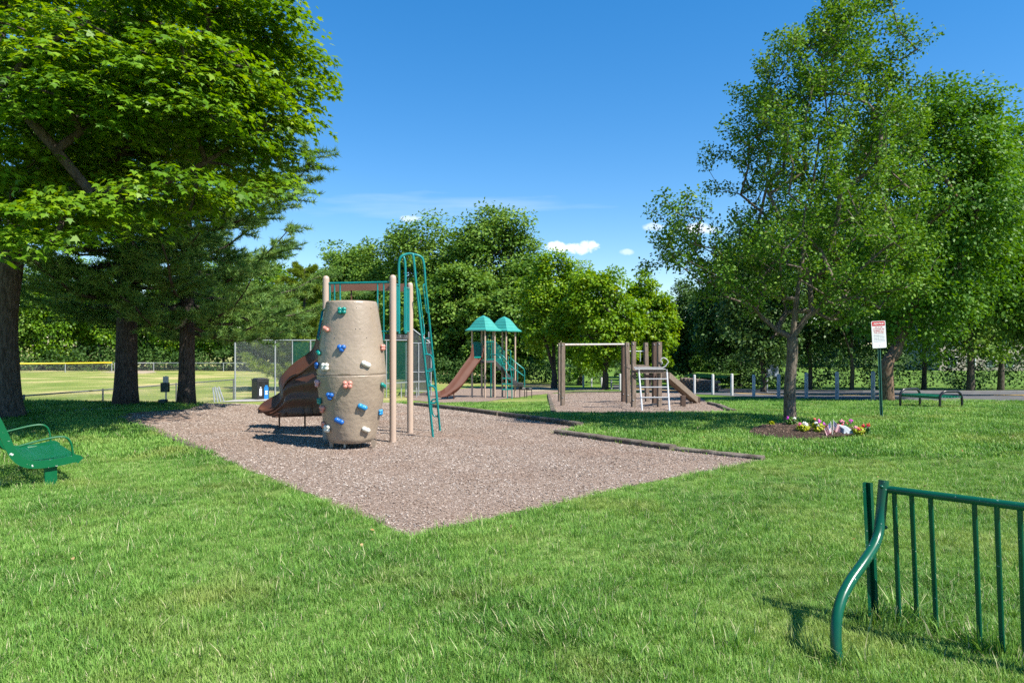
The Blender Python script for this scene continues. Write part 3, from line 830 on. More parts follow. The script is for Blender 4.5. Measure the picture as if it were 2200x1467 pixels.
for (zx, zy) in ((687, 457), (757, 457), (838, 457), (622, 655), (823, 655), (757, 597), (783, 597)):   # small bolt holes
    px, py = 540 + zx / 3.189, 520 + zy / 3.189
    z = bz(py); r_ = brad(z); sx_ = max(-.97, min(.97, ((px - CX) / F * bY - bX) / r_)); cx_ = math.sqrt(1 - sx_ * sx_)
    mb = MB(); mb.blob((bX + r_ * sx_, bY - r_ * cx_, z), (.008, .006, .008), 1); mb.build('bolt_hole', m_deck, barrel)
holds = [(636, 470, 'teal', 1.1), (520, 596, 'salmon', 1), (641, 726, 'blue', 1.1), (893, 722, 'salmon', 1), (457, 757, 'teal', 1), (443, 845, 'blue', 1), (525, 851, 'white', 1.15), (800, 834, 'white', 1.15), (450, 967, 'pink', 1.1), (685, 970, 'salmon', 1.15),
         (890, 987, 'teal', 1), (558, 1051, 'blue', 1.1), (463, 1090, 'teal', 1), (775, 1125, 'sky', 1.15), (488, 1143, 'salmon', 1.1), (872, 1177, 'sky', 0.95), (620, 1220, 'blue', 1.15), (483, 1255, 'salmon', 1), (520, 1278, 'white', 1.15), (788, 1285, 'white', 1.05)]
for i, (zx, zy, colr, sc) in enumerate(holds):
    px, py = 540 + zx / 3.189, 520 + zy / 3.189
    yy = bY - 0.35
    z = EYE - (py - CY) / F * yy; r_ = brad(z)
    sx_ = max(-.985, min(.985, ((px - CX) / F * (bY - 0.3) - bX) / (r_ + .02))); cx_ = math.sqrt(1 - sx_ * sx_)
    nrm = Vector((sx_, -cx_, 0)); tg = Vector((cx_, sx_, 0)); up = Vector((0, 0, 1))
    M = Matrix((tg, up, nrm)).transposed()
    c0 = Vector((bX, bY, z)) + nrm * (r_ + 0.018)
    mb = MB(); s_ = 0.049 * sc
    random.seed(100 + i)
    kind = i % 3
    if kind == 0:      # four knobs round a dent
        offs = [(-.66, .42, .1), (.66, .42, .1), (-.6, -.42, .1), (.6, -.42, .1), (0, 0, -.05)]; rad = .70
    elif kind == 1:    # two big lobes
        offs = [(-.72, .35, .1), (.62, -.25, .1), (-.3, .1, .0), (.2, -.1, .0)]; rad = .78
    else:              # three knobs
        offs = [(-.55, .40, .1), (.6, .35, .1), (.05, -.45, .12), (0, .1, 0)]; rad = .76
    for (a_, b_, d_) in offs:
        mb.blob(c0 + M @ Vector((a_ * s_, b_ * s_, d_ * s_)), (rad * s_, rad * s_ * .95, rad * s_ * .85), 2, 0.02, M)
    h_o = mb.build('climbing_hold', HM[colr], barrel, smooth='all')
    mb = MB(); mb.blob(c0 + M @ Vector((0, 0.02 * s_, rad * s_ * .55)), (.010, .010, .006), 1, 0, M)
random.seed(21)

# slide hood at the rear side of the deck
a, b = v3(lerp(D, B, 0.02), 0), v3(lerp(D, B, 0.96), 0)
mb = MB(); rows = []
for k in range(13):
    t = k / 12; q = lerp(a, b, t); sag = 0.05 * (1 - (2 * t - 1) ** 2)
    rows.append([v3(q, 2.63 + sag * .6) + Vector((0, -.05, 0)), v3(q, 2.78) + Vector((0, -.06, 0)), v3(q, 2.79) + Vector((0, .10, 0)), v3(q, 2.63 + sag * .6) + Vector((0, .09, 0))])
mb.loft(rows, closed=True); hood = mb.build('slide_hood', m_brown2, tower, smooth=True)
for t in (0.30, 0.62):
    q = lerp(D, B, t); mb = MB(); mb.tube([v3(q, DECK + .05), v3(q, 2.66)], 0.016, 8); mb.build('hood_post', m_brown, hood, smooth=True)

# wave slide: near and far rims, chute between, ribbed skirt under the near rim
near = [P(702, 752, 13.1), P(688, 766, 13.2), P(668, 782, 13.3), P(649, 796, 13.4), P(623, 810, 13.5), P(610, 829, 13.55), P(609.5, 848, 13.6), P(590, 874, 13.65), P(570, 880, 13.7), P(556, 881.5, 13.75)]
far = [P(697, 676, 13.6), P(683, 713, 13.75), P(671, 751, 13.85), P(634, 779, 13.95), P(611, 801, 14.0), P(599.5, 820, 14.05), P(602, 842, 14.1), P(579, 857, 14.15), P(562, 868, 14.2), P(553.5, 879.5, 14.15)]
nr_, fr_ = cr(near, 5), cr(far, 5)
rows = []
for i, (a, b) in enumerate(zip(nr_, fr_)):
    t = i / (len(nr_) - 1)
    dep = 0.22 * (1 - t ** 6) * min(1, 6 * (1 - t) + .12)
    low = min(a.z, b.z)
    row = [a + Vector((0.0, -.045, -.05)), a + Vector((0, -.035, 0.0)), a + Vector((0, 0.0, .012)), a + Vector((0, .03, -.01))]
    for s_ in (0.12, 0.25, 0.4, 0.55, 0.7, 0.85, 0.93):
        q = lerp(a, b, s_); zc = low - dep * (1 - (2 * min(s_, .75) / .75 - 1) ** 4) if s_ < .75 else low + (b.z - low) * ((s_ - .72) / .28) - dep * (1 - (s_ - .72) / .28) * .6
        q.z = zc if s_ < .75 else min(zc, b.z); row.append(q)
    row += [b + Vector((0, -.02, -.005)), b + Vector((0, .012, .014)), b + Vector((0, .045, -.01)), b + Vector((0, .05, -.06))]
    rows.append(row)
mb = MB(); mb.loft(rows)
slide = mb.build('wave_slide', m_brown, tower, smooth='all', solid=0.012)
# skirt
bot_l, bot_r = P(584, 896, 13.6), P(712, 892, 13.1)
rows = []
sk = nr_[:-8]
for i, a in enumerate(sk):
    t = i / (len(sk) - 1)
    b = lerp(bot_r, bot_l, t); row = []
    for j in range(15):
        s_ = j / 14
        q = lerp(a + Vector((0, -.04, -.045)), b, s_)
        bulge = 0.05 * math.sin(math.pi * min(1, s_ * 1.1)) + 0.028 * math.sin(s_ * 17 + 9 * t) * (1 - s_ ** 3)
        if s_ > .80: bulge += 0.035 * (1 if (t * 7) % 1 > .12 else -0.2)
        q.y -= bulge
        row.append(q)
    row.append(b + Vector((0, .5, 0)))
    rows.append(row)
mb = MB(); mb.loft(rows); mb.build('slide_skirt', m_brown, slide, smooth='all')
for px, py in ((600, 908), (655, 905)):
    g = G(px, py); g.y = 13.75; g.x = (px - CX) / F * 13.75; mb = MB(); mb.tube([(g.x, g.y, float(gz(g.x, g.y)) - .05), (g.x, g.y, .32)], 0.018, 8); mb.build('slide_leg', m_brown, slide, smooth=True)

# ---------------------------------------------------------------- roofed playset in the distance
YS = G(1042, 854.5).y
kS = F / YS                                  # photo pixels per metre there
def S(px, py, dy=0.0): return P(px, py, YS + dy)
ps = thing('roofed_playset', 'playset with two green peaked roofs, brown slide and teal railings', 'playset', G(1050, 852))
m_roof = mat('green_roof_plastic', (0.020, 0.255, 0.205), (0.026, 0.290, 0.235), rough=0.55, scale=3, spec=1.0, coat=0.3)
m_teal2 = mat('teal_paint_far', (0.004, 0.235, 0.205), (0.004, 0.20, 0.18), rough=0.35, scale=3)
a1 = 20 / kS; b1 = 29 / kS
u1 = Vector((-29, 20, 0)) / kS; u2 = Vector((20, 29, 0)) / kS       # plan sides of a square bay
p3 = G(1042, 854.5)
bay1 = [p3, p3 + u1, p3 + u1 + u2, p3 + u2]
sh2 = Vector((45 / kS, 0.9, 0))
bay2 = [q + sh2 for q in bay1]
def gpt(q, z=0.0): return Vector((q.x, q.y, float(gz(q.x, q.y)) + z))
EAVE = S(1040, 708).z
for q in bay1 + bay2:
    mb = MB(); g = gpt(q); mb.lathe([(0.045, -0.1), (0.045, EAVE - g.z + .05)], g, 14); mb.build('post', m_tan, ps, smooth=True)
for bay in (bay1, bay2):
    c = sum(bay, Vector((0, 0, 0))) / 4
    mb = MB()
    dirs = [(q - c) for q in bay]
    tiers = [(1.60, 0.0), (1.22, 0.13), (1.00, 0.28), (0.78, 0.43), (0.55, 0.56), (0.0, 0.72)]
    dz = 0.0 if bay is bay1 else -0.02
    eave = [Vector((c.x, c.y, 0)) + Vector((d.x, d.y, 0)) * 1.60 for d in dirs]
    rows = []
    rows.append([v3(q, EAVE - .05 + dz) for q in eave])
    for i, (s_, z_) in enumerate(tiers[:-1]):
        for lift in ((0.0,) if i == 0 else (-0.012, 0.012)):
            rows.append([v3(Vector((c.x, c.y, 0)) + Vector((d.x, d.y, 0)) * (s_ + (0.012 if lift < 0 else 0)), EAVE + z_ + dz + lift) for d in dirs])
    rows.append([v3(c, EAVE + tiers[-1][1] + dz)] * 4)
    mb.loft(rows, closed=True)
    mb.build('roof', m_roof, ps, bevel=0.006)
DK = S(1040, 776).z
for bay, dd in ((bay1, DK), (bay2, DK - .42)):
    mb = MB(); mb.add([v3(q, dd - .06) for q in bay] + [v3(q, dd + .03) for q in bay], [(3, 2, 1, 0), (4, 5, 6, 7), (0, 1, 5, 4), (1, 2, 6, 5), (2, 3, 7, 6), (3, 0, 4, 7)])
    mb.build('deck', m_deck, ps)
def tr(pts, r, name, m=None, par=None, n=8):
    mb = MB(); mb.tube(pts, r, n); return mb.build(name, m or m_teal2, par or ps, smooth=True)
def rail_panel(a, b, za, zb, h, k, name='rail_panel'):
    o = tr([v3(a, za + h), v3(b, zb + h)], 0.018, name)
    tr([v3(a, za + .08), v3(b, zb + .08)], 0.018, 'bottom_rail', None, o)
    for i in range(k):
        t = i / (k - 1); q = lerp(a, b, t); z = za + (zb - za) * t
        tr([v3(q, z + .08), v3(q, z + h)], 0.012, 'baluster', None, o, 6)
    return o
# solid panel at the back of the first deck, with bubbles
mb = MB(); a, b = bay1[1], bay1[2]
rows = [[v3(lerp(a, b, t), DK + .15), v3(lerp(a, b, t), DK + .85 + .10 * math.sin(math.pi * t))] for t in np.linspace(.05, .95, 9)]
mb.loft(rows); mb.build('back_panel', m_teal2, ps, solid=0.03)
rail_panel(bay1[0], bay1[3], DK, DK, .95, 7)
rail_panel(bay1[2], bay1[3], DK, DK, .95, 6)
# tall hoop between the decks
hx = S(1048, 776, .9); hx2 = S(1056, 776, .9)
tr(cr([hx, v3(hx, S(0, 728).z), v3(lerp(hx, hx2, .5), S(0, 717).z), v3(hx2, S(0, 728).z), hx2], 5), 0.022, 'arch_hoop')
# sloping barred bridge down to the second deck and stairs beyond
s0, s1 = S(1064, 777, 0.9), S(1086, 800, 1.1)
for off in (0.0, 0.85):
    rail_panel(s0 + Vector((0, off, 0)), s1 + Vector((0, off, 0)), s0.z, s1.z, .98, 11)
mb = MB(); mb.loft([[s0 + Vector((0, 0, -.02)), s0 + Vector((0, .9, -.02))], [s1 + Vector((0, 0, -.02)), s1 + Vector((0, .9, -.02))]]); mb.build('bridge', m_deck, ps, solid=.16)
e0, e1 = S(1086, 804, 1.0), S(1114, 829, 1.0)
stairs = thing  # placeholder name kept local
mb = MB()
for k in range(6):
    q = lerp(e0, e1, (k + .5) / 6); mb.box(q + Vector((0, .35, 0)), (0.20, .75, .05))
stair = mb.build('stair_treads', m_deck, ps)
for off in (0.0, .75):
    mb = MB(); mb.beam(e0 + Vector((0, off, .02)), e1 + Vector((0, off, .02)), 0.03, 0.20); mb.build('stringer', m_deck, stair)
    a, b = e0 + Vector((.15, off, 0)), e1 + Vector((.15, off, 0))
    tr([a + Vector((0, 0, .2)), a + Vector((0, 0, .92)), lerp(a, b, .5) + Vector((0, 0, .9)), b + Vector((.1, 0, .86)), b + Vector((.15, 0, .75)), b + Vector((.15, 0, -.1))], 0.02, 'handrail')
    tr([a + Vector((0, 0, .5)), b + Vector((.1, 0, .5))], 0.016, 'handrail')
    for t in (.35, .7): tr([lerp(a, b, t), lerp(a, b, t) + Vector((0, 0, .9))], 0.015, 'handrail_post')
q = S(1094, 770, 1.4)
tr([S(1090, 752, 1.5), S(1097, 752, 1.5), S(1097.5, 800, 1.5)], 0.02, 'arch_hoop')
# black transfer step pods
m_blk = mat('black_plastic', (0.028, 0.028, 0.030), (0.045, 0.045, 0.046), rough=0.5, scale=6)
for (px, py, w, h) in ((1122, 833, 17, 5), (1137, 834, 13, 6)):
    q = S(px, py, .6); g = gpt(q)
    mb = MB(); mb.lathe([(w / kS / 2, q.z - g.z - .08), (w / kS / 2 * 1.03, q.z - g.z - .02), (w / kS / 2 * .9, q.z - g.z + .04)], g, 8)
    pod = mb.build('step_pod', m_blk, ps)
    for sx_ in (-.12, .12): tr([Vector((q.x + sx_, q.y, g.z - .05)), Vector((q.x + sx_, q.y, q.z - .05))], .02, 'pod_leg', m_blk, pod)
mb = MB(); q = S(1118, 826, .6); mb.box(q, (12 / kS, .5, 9 / kS)); mb.build('step_block', m_blk, ps, bevel=.03)
# arched ladder in front of the second deck
for k, (xt, xb) in enumerate(((1061, 1089.5), (1068, 1099.5))):
    dd = -0.5 - .0 * k
    pts = [S(xt - 8, 762, dd + .5), S(xt + 2, 761, dd + .3), S(xt + 12, 766 if k == 0 else 764, dd), S(xb - 10, 781 if k == 0 else 777, dd), S(xb - 3, 797 if k == 0 else 793, dd), S(xb, 812, dd)]
    f_ = S(xb + .3, 854 if k == 0 else 852, dd)
    g = gpt(f_); arch = tr(cr(pts, 5) + [Vector((g.x, g.y, g.z - .05))], 0.024, 'arch_ladder_rail')
    for py in (812, 824, 836) if k == 0 else ():
        mb = MB(); mb.beam(S(1079, py, dd), S(1098, py, dd), .09, .05); mb.build('rung', m_teal2, arch)
for (px, py) in ((1071, 771), (1079, 782), (1085, 795)):
    mb = MB(); mb.beam(S(px - 1, py, -.5), S(px + 9, py - 1, -.5), .08, .04); mb.build('rung', m_teal2, ps)
# slide
sl_t, sl_b = S(1027, 772, -.6), S(955, 851, -2.2)
cen = cr([S(1028, 770, .2), S(1021, 777, .0), S(1006, 797, -.4), S(990, 820, -.9), S(975, 838, -1.3), S(962, 848, -1.6), S(950, 852.5, -1.8)], 5)
wv = Vector((u2.x, u2.y, 0)).normalized() * 0.30
wv = Vector((0.26, 0.12, 0))
rows = []
for i, q in enumerate(cen):
    t = i / (len(cen) - 1); hgt = .20 if t < .9 else .20 - 1.0 * (t - .9)
    if t < .12: hgt = .20 + (.12 - t) * 4.2
    rows.append([q - wv * 1.12 + Vector((0, 0, hgt - .05)), q - wv * 1.1 + Vector((0, 0, hgt)), q - wv + Vector((0, 0, hgt)), q - wv * .82 + Vector((0, 0, .03)), q - wv * .3, q + wv * .3, q + wv * .82 + Vector((0, 0, .03)), q + wv + Vector((0, 0, hgt)), q + wv * 1.1 + Vector((0, 0, hgt)), q + wv * 1.12 + Vector((0, 0, hgt - .05))])
mb = MB(); mb.loft(rows); m_brown3 = mat('brown_slide_plastic', (0.085, 0.030, 0.018), (0.100, 0.037, 0.023), rough=0.6, scale=2, spec=0.2)
sl2 = mb.build('slide', m_brown3, ps, smooth=True, solid=0.035)
for px in (961, 975):
    q = S(px, 850 if px < 970 else 842, -1.5); g = gpt(q); tr([g - Vector((0, 0, .05)), Vector((g.x, g.y, q.z))], .025, 'slide_leg', m_brown, sl2)
# centre support pipe under the deck
q = gpt((bay1[0] + bay1[2]) / 2 + Vector((.35, .3, 0))); tr([q, v3(q, DK)], .03, 'support_pipe', m_teal2)

# ---------------------------------------------------------------- timber climbing frame
m_wood = mat('weathered_post', (0.135, 0.098, 0.074), (0.255, 0.205, 0.165), rough=0.9, scale=4, spec=0.15, stretch=(14, 14, 1.2), bump=0.5, bscale=6)
m_wood_d = mat('dark_stained_post', (0.075, 0.050, 0.040), (0.130, 0.090, 0.070), rough=0.9, scale=4, spec=0.15, stretch=(14, 14, 1.2), bump=0.5, bscale=6)
m_wpipe = mat('white_painted_pipe', (0.44, 0.45, 0.46), (0.33, 0.34, 0.35), rough=0.4, scale=14, contrast=(.55, .75))
m_rpipe = mat('worn_painted_pipe', (0.42, 0.34, 0.30), (0.62, 0.58, 0.54), rough=0.5, scale=9)
wf = thing('timber_climbing_frame', 'old wooden climbing frame with overhead bar, platform and white pipe ladder', 'climbing frame', G(1345, 868))
def wpost(px, base, top, w=9.0, m=None, skew=0.0, hide=0):
    g = G(px, base); Y = g.y; k = F / Y
    zt = EYE - (top - CY) / F * Y
    mb = MB(); s_ = w / k
    mb.box((g.x + skew / 2 / k, g.y, (g.z - .2 + zt) / 2), (s_, s_, zt - g.z + .2), ax=(1, 0.25, 0), az=(skew / k, 0, zt - g.z))
    o = mb.build('post', m or m_wood, wf, bevel=0.012)
    for py in (top + 5, base - 18):
        q = P(px, py, Y - s_ * .62); mb = MB(); mb.blob(q, (.022, .012, .022), 1); mb.build('bolt', m_galv, o)
    return g
w1 = wpost(1209, 871.5, 736, 8.5); w2 = wpost(1202.5, 863, 736, 6.5)
w3 = wpost(1339.5, 864, 737, 8.0, m_wood_d); w4 = wpost(1350, 867, 735, 8.6, None, -3); w5 = wpost(1361, 877, 733.5, 8.8)
w6 = wpost(1390.5, 863, 735.5, 8.0, None, -3); w7 = wpost(1406, 869, 735, 8.6, m_wood_d); w8 = wpost(1416.5, 875.5, 734, 8.8)
Yw = (w1.y + w5.y) / 2
mb = MB(); mb.tube([P(1207, 740, w1.y - .0), P(1346, 739, w3.y)], 0.035, 12); mb.build('overhead_bar', m_rpipe, wf, smooth=True)
pz = P(1380, 797, w8.y).z
mb = MB()
plat = []
for k in range(6):
    t = k / 5; a = lerp(w5, w3, t); b = lerp(w8, w6, t); a = v3(a, pz); b = v3(b, pz)
    m2 = MB(); m2.beam(a, b, 0.14, 0.05); m2.build('platform_plank', m_wood, wf, bevel=.006)
Yp = w5.y - .12
def wt(pts, r, name, m=None): 
    mb = MB(); mb.tube(pts, r, 8); return mb.build(name, m or m_wpipe, wf, smooth=True)
wt([P(1362, 789.5, Yp), P(1424, 789.5, Yp), P(1430, 786, Yp), P(1436, 777, Yp), P(1433, 772, Yp), P(1427, 768, Yp), P(1422, 769, Yp), P(1419, 774, Yp)], .018, 'grab_rail')
wt([P(1419, 774, Yp + .1), P(1423, 779, Yp + .1), P(1420, 783, Yp + .1)], .02, 'grab_rail')
wt([P(1364, 792.5, Yp - .05), P(1430, 792.5, Yp - .05)], .016, 'top_bar')
m2 = MB(); m2.box(P(1398, 797, Yp), (58 / F * Yp, .05, .11)); m2.build('fascia_board', m_wood, wf)
lf, rf_ = G(1380.5, 885), G(1439, 885)
wt([P(1372.5, 793, Yp - .1), P(1373, 800, Yp - .1), lf - Vector((0, 0, .05))], .026, 'ladder_rail')
wt([P(1432, 793, Yp - .1), P(1433, 800, Yp - .1), rf_ - Vector((0, 0, .05))], .026, 'ladder_rail')
for py in (815, 833.5, 855.5):
    t = (py - 800) / 85; a = lerp(P(1373, 800, Yp - .1), lf, t); b = lerp(P(1433, 800, Yp - .1), rf_, t); wt([a, b], .02, 'ladder_rung')
wt([P(1343.5, 754, w3.y), P(1343.5, 862, w3.y)], .022, 'steel_pole', m_galv)
wt([P(1343, 754, w3.y), P(1384, 754, w6.y)], .02, 'steel_rail', m_galv); wt([P(1375.5, 754, w6.y), P(1375.5, 776, w6.y)], .02, 'steel_rail', m_galv)
# tyre-like curved board between the rear posts and sloping beam to the ground
m2 = MB(); m2.beam(P(1386, 807, w6.y - .1), P(1411, 809, w7.y - .1), .06, .10); m2.build('cross_board', m_wood_d, wf)
rb = G(1496, 866)
for off, ln in ((0.0, 0.0), (0.55, 0.0)):
    a = P(1434, 806, w8.y + .1) + Vector((0, off, 0)); b = Vector((rb.x, rb.y + off, rb.z + .1))
    m2 = MB(); m2.beam(a, b, .16, .20); m2.build('sloping_beam', m_wood, wf, bevel=.012)
for t in (.2, .4, .6, .8):
    q = lerp(P(1434, 806, w8.y + .1), rb, t) + Vector((0, .28, .1)); m2 = MB(); m2.box(q, (.12, .6, .05), ax=(1, 0, -.9), ay=(0, 1, 0), az=(.9, 0, 1)); m2.build('cleat', m_wood, wf)
m2 = MB(); m2.box((rb.x + .05, rb.y - .02, rb.z + .05), (.14, .14, .34)); m2.build('stub_post', m_wood_d, wf, bevel=.01)
m2 = MB(); q = P(1471, 850, w8.y + .1); m2.box((q.x, q.y + .2, (q.z + gz(q.x, q.y)) / 2), (.14, .14, q.z - float(gz(q.x, q.y)))); m2.build('stub_post', m_wood_d, wf, bevel=.01)
# ---------------------------------------------------------------- green bicycle rack in the right foreground
m_rack = mat('dark_green_enamel', (0.003, 0.066, 0.034), (0.004, 0.086, 0.046), rough=0.27, scale=5, spec=0.4)
# specks of worn paint on the enamel
nt = m_rack.node_tree; bs = nt.nodes['Principled BSDF']
old = bs.inputs['Base Color'].links[0].from_socket
vz = N(nt, 'ShaderNodeTexNoise'); vz.inputs['Scale'].default_value = 75; vz.inputs['Detail'].default_value = 2
tcx = N(nt, 'ShaderNodeTexCoord'); nt.links.new(tcx.outputs['Object'], vz.inputs['Vector'])
mx = N(nt, 'ShaderNodeMix', data_type='RGBA'); mx.inputs['B'].default_value = (0.42, 0.50, 0.44, 1)
nt.links.new(MATH(nt, 'MULTIPLY', MATH(nt, 'SUBTRACT', vz.outputs[0], 0.70), 14.0, clamp=True), mx.inputs['Factor'])
nt.links.new(old, mx.inputs['A']); nt.links.new(mx.outputs['Result'], bs.inputs['Base Color'])
rk0 = G(1888, 1343)
rack = thing('bicycle_rack', 'dark green steel bicycle rack with bent end pipe in the right foreground', 'bike rack', rk0)
g0 = G(1805, 1428)
pipe = [(1806, 1440, g0.y), (1797, 1395, g0.y + .02), (1797, 1335, g0.y + .06), (1806, 1292, g0.y + .11), (1826, 1250, g0.y + .18), (1856, 1207, g0.y + .27), (1878, 1172, g0.y + .36), (1888, 1142, g0.y + .42), (1893, 1100, g0.y + .46), (1899, 1031, g0.y + .48)]
mb = MB(); mb.tube(cr([P(*q) for q in pipe], 6), 0.029, 18); mb.build('bent_pipe', m_rack, rack, smooth=True)
yb = g0.y + .47
# top rail towards the camera on the right
ra = P(1905, 1050, yb + .0); rb_ = P(2215, 1090, yb - .52)
rd = (rb_ - ra)
mb = MB(); mb.tube([ra - rd * .012, ra + rd * 1.0, ra + rd * 1.5], 0.0225, 16); mb.build('top_rail', m_rack, rack, smooth=True)
pk = [(1921.5, 1062, 1933, 1341), (1959, 1066, 1971, 1335), (1999, 1071, 2013, 1354), (2093, 1083, 2107, 1393), (2142, 1089, 2155, 1407), (2191, 1095, 2203, 1418)]
for (xt, yt, xb, yb_) in pk:
    g = G(xb, yb_)
    best = min((ra + rd * (k / 300) for k in range(300)), key=lambda q: abs(q.x / q.y * F + CX - xt))
    mb = MB(); mb.tube([g - Vector((0, 0, .06)), best - Vector((0, 0, .012))], 0.0135, 12); mb.build('picket', m_rack, rack, smooth=True)
for k in (1.12, 1.22, 1.32, 1.42):
    q = ra + rd * k; g = on(q.x, q.y); mb = MB(); mb.tube([g - Vector((0, 0, .06)), q], 0.0135, 10); mb.build('picket', m_rack, rack, smooth=True)
# channel post bolted behind the pipe
gp = G(1889, 1344)
tp = P(1874, 1040, gp.y + .04)
mb = MB()
d_ = (tp - gp)
for sx_, w_ in ((-1, .008), (0, .008), (1, .008)):
    pass
ax = Vector((1, 0.1, 0)).normalized(); ay = Vector((-.1, 1, 0)).normalized()
sec = [(-.034, .0), (-.030, .006), (-.016, .004), (-.012, .030), (.012, .030), (.016, .004), (.030, .006), (.034, 0), (.015, -.003), (.010, .024), (-.010, .024), (-.015, -.003)]
rows = [[q + ax * a_ + ay * (b_ + .045) for a_, b_ in sec] for q in (gp - Vector((0, 0, .1)), lerp(gp, tp, .5), tp)]
mb.loft(rows, closed=True); mb.f.append(tuple(range(24, 36))); mb.m.append(0)
chp = mb.build('channel_post', m_rack, rack)
for px, py in ((1894, 1045), (1903, 1132)):
    q = P(px, py, yb - .035); mb = MB(); mb.blob(q, (.012, .012, .012), 2); mb.build('bolt', m_rack, rack, smooth=True)

# ---------------------------------------------------------------- green strap bench at the left edge
m_bench = mat('green_bench_paint', (0.002, 0.098, 0.034), (0.003, 0.120, 0.046), rough=0.34, scale=4, spec=0.35)
m_chipped = mat('chipped_green_paint', (0.002, 0.105, 0.036), (0.55, 0.57, 0.53), rough=0.4, scale=16, detail=8, contrast=(.64, .66), spec=0.3)
fw = Vector((.74, .67, 0)).normalized(); al = Vector((-.67, .74, 0)).normalized()
o0 = Vector((-5.27, 8.2, 0)); o0.z = float(gz(o0.x, o0.y))
bench = thing('strap_bench', 'bright green metal strap bench with chipped arms at the left edge', 'bench', o0)
def bp(a, w, z): return o0 + fw * a + al * w + Vector((0, 0, z))
prof_b = [(0.10, .292), (0.06, .325), (0.0, .330), (-.12, .312), (-.28, .300), (-.42, .312), (-.51, .365), (-.57, .47), (-.64, .66), (-.72, .86), (-.78, .95), (-.82, .96)]
pr = cr([Vector((a, 0, z)) for a, z in prof_b], 3)
LB = 1.58
def ribbon(w0, w1, th, name, m, par, drop=0.0, scale=1.0):
    rows = []
    for i, q in enumerate(pr):
        a = pr[max(0, i - 1)]; b = pr[min(len(pr) - 1, i + 1)]
        t = (b - a).normalized(); n = Vector((t.z, 0, -t.x))
        lo = q - n * (th + drop); hi = q - n * drop
        rows.append([bp(lo.x, w0, lo.z), bp(lo.x, w1, lo.z), bp(hi.x, w1, hi.z), bp(hi.x, w0, hi.z)])
    mb = MB(); mb.loft(rows, closed=True); k = len(rows) - 1
    mb.f += [(3, 2, 1, 0), (k * 4, k * 4 + 1, k * 4 + 2, k * 4 + 3)]; mb.m += [0, 0]
    return mb.build(name, m, par, smooth=False)
ns = 18
for i in range(ns):
    w0 = .05 + (LB - .1) * i / ns
    ribbon(w0, w0 + (LB - .1) / ns * .62, .006, 'strap', m_bench, bench, .012)
for w0 in (-.02, LB - .03):
    s_ = ribbon(w0, w0 + .05, .085, 'side_frame', m_chipped if w0 < 0 else m_bench, bench, -.006)
for w0 in (.0, LB):
    pts = [bp(-.53, w0, .50), bp(-.42, w0, .525), bp(-.25, w0, .560), bp(-.13, w0, .570), bp(-.06, w0, .545), bp(-.02, w0, .47), bp(0.0, w0, .32)]
    mb = MB(); mb.tube(cr(pts, 5), .0125, 8); mb.build('arm', m_chipped if w0 < .1 else m_bench, bench, smooth=True)
for w0 in (.06, LB - .06):
    mb = MB(); q = bp(-.22, w0, .13); mb.box(q, (.13, .07, .34), ax=fw, az=(0, 0, 1)); lg = mb.build('leg', m_bench, bench, bevel=.012)
for a_, z_ in ((.07, .285), (-.3, .272)):
    mb = MB(); mb.tube([bp(a_, .02, z_), bp(a_, LB - .02, z_)], .018, 8); mb.build('stretcher', m_bench, bench, smooth=True)

# ---------------------------------------------------------------- backless bench by the road
m_blkpipe = mat('black_pipe', (0.014, 0.014, 0.017), (0.022, 0.022, 0.025), rough=0.3, scale=5)
rb4 = [G(1934.4, 873.8), G(1976.6, 871.2), G(2019.6, 876.2), G(2066.8, 874.6)]
e1_, e2_ = (rb4[0] + rb4[1]) / 2, (rb4[2] + rb4[3]) / 2
bn = thing('backless_bench', 'backless bench with green seat and black hoop arms near the road', 'bench', (e1_ + e2_) / 2)
Yb = (e1_.y + e2_.y) / 2
seat_z = P(2000, 850, Yb).z
top_z = P(2000, 837.5, Yb).z
for a, b in ((rb4[0], rb4[1]), (rb4[2], rb4[3])):
    d = (b - a); i_ = a + d * .07; j_ = b - d * .07
    pts = [a - Vector((0, 0, .05)), v3(a, seat_z - .06), v3(a + d * .03, seat_z + .06), v3(a + d * .17, top_z - .01), v3(a + d * .4, top_z), v3(b - d * .4, top_z), v3(b - d * .17, top_z - .01), v3(b - d * .03, seat_z + .06), v3(b, seat_z - .06), b - Vector((0, 0, .05))]
    mb = MB(); mb.tube(cr(pts, 4), .033, 12); mb.build('hoop_leg', m_blkpipe, bn, smooth=True)
m_seatg = mat('green_coated_seat', (0.004, 0.115, 0.062), (0.006, 0.15, 0.08), rough=0.35, scale=20)
nsl = 7
for k in range(nsl):
    t = .08 + .84 * k / (nsl - 1)
    a = lerp(rb4[0], rb4[1], t); b = lerp(rb4[2], rb4[3], t)
    d = (b - a).normalized(); a = v3(a - d * .02, seat_z + .02 * abs(2 * t - 1)); b = v3(b + d * .02, seat_z + .02 * abs(2 * t - 1))
    mb = MB(); mb.beam(a, b, (rb4[1] - rb4[0]).length * .84 / nsl * .92, .03); mb.build('seat_slat', m_seatg, bn, bevel=.006)
mb = MB(); mb.beam(v3(lerp(rb4[0], rb4[1], .05), seat_z - .02), v3(lerp(rb4[2], rb4[3], .05), seat_z - .02), .03, .05); mb.build('seat_edge', m_seatg, bn)

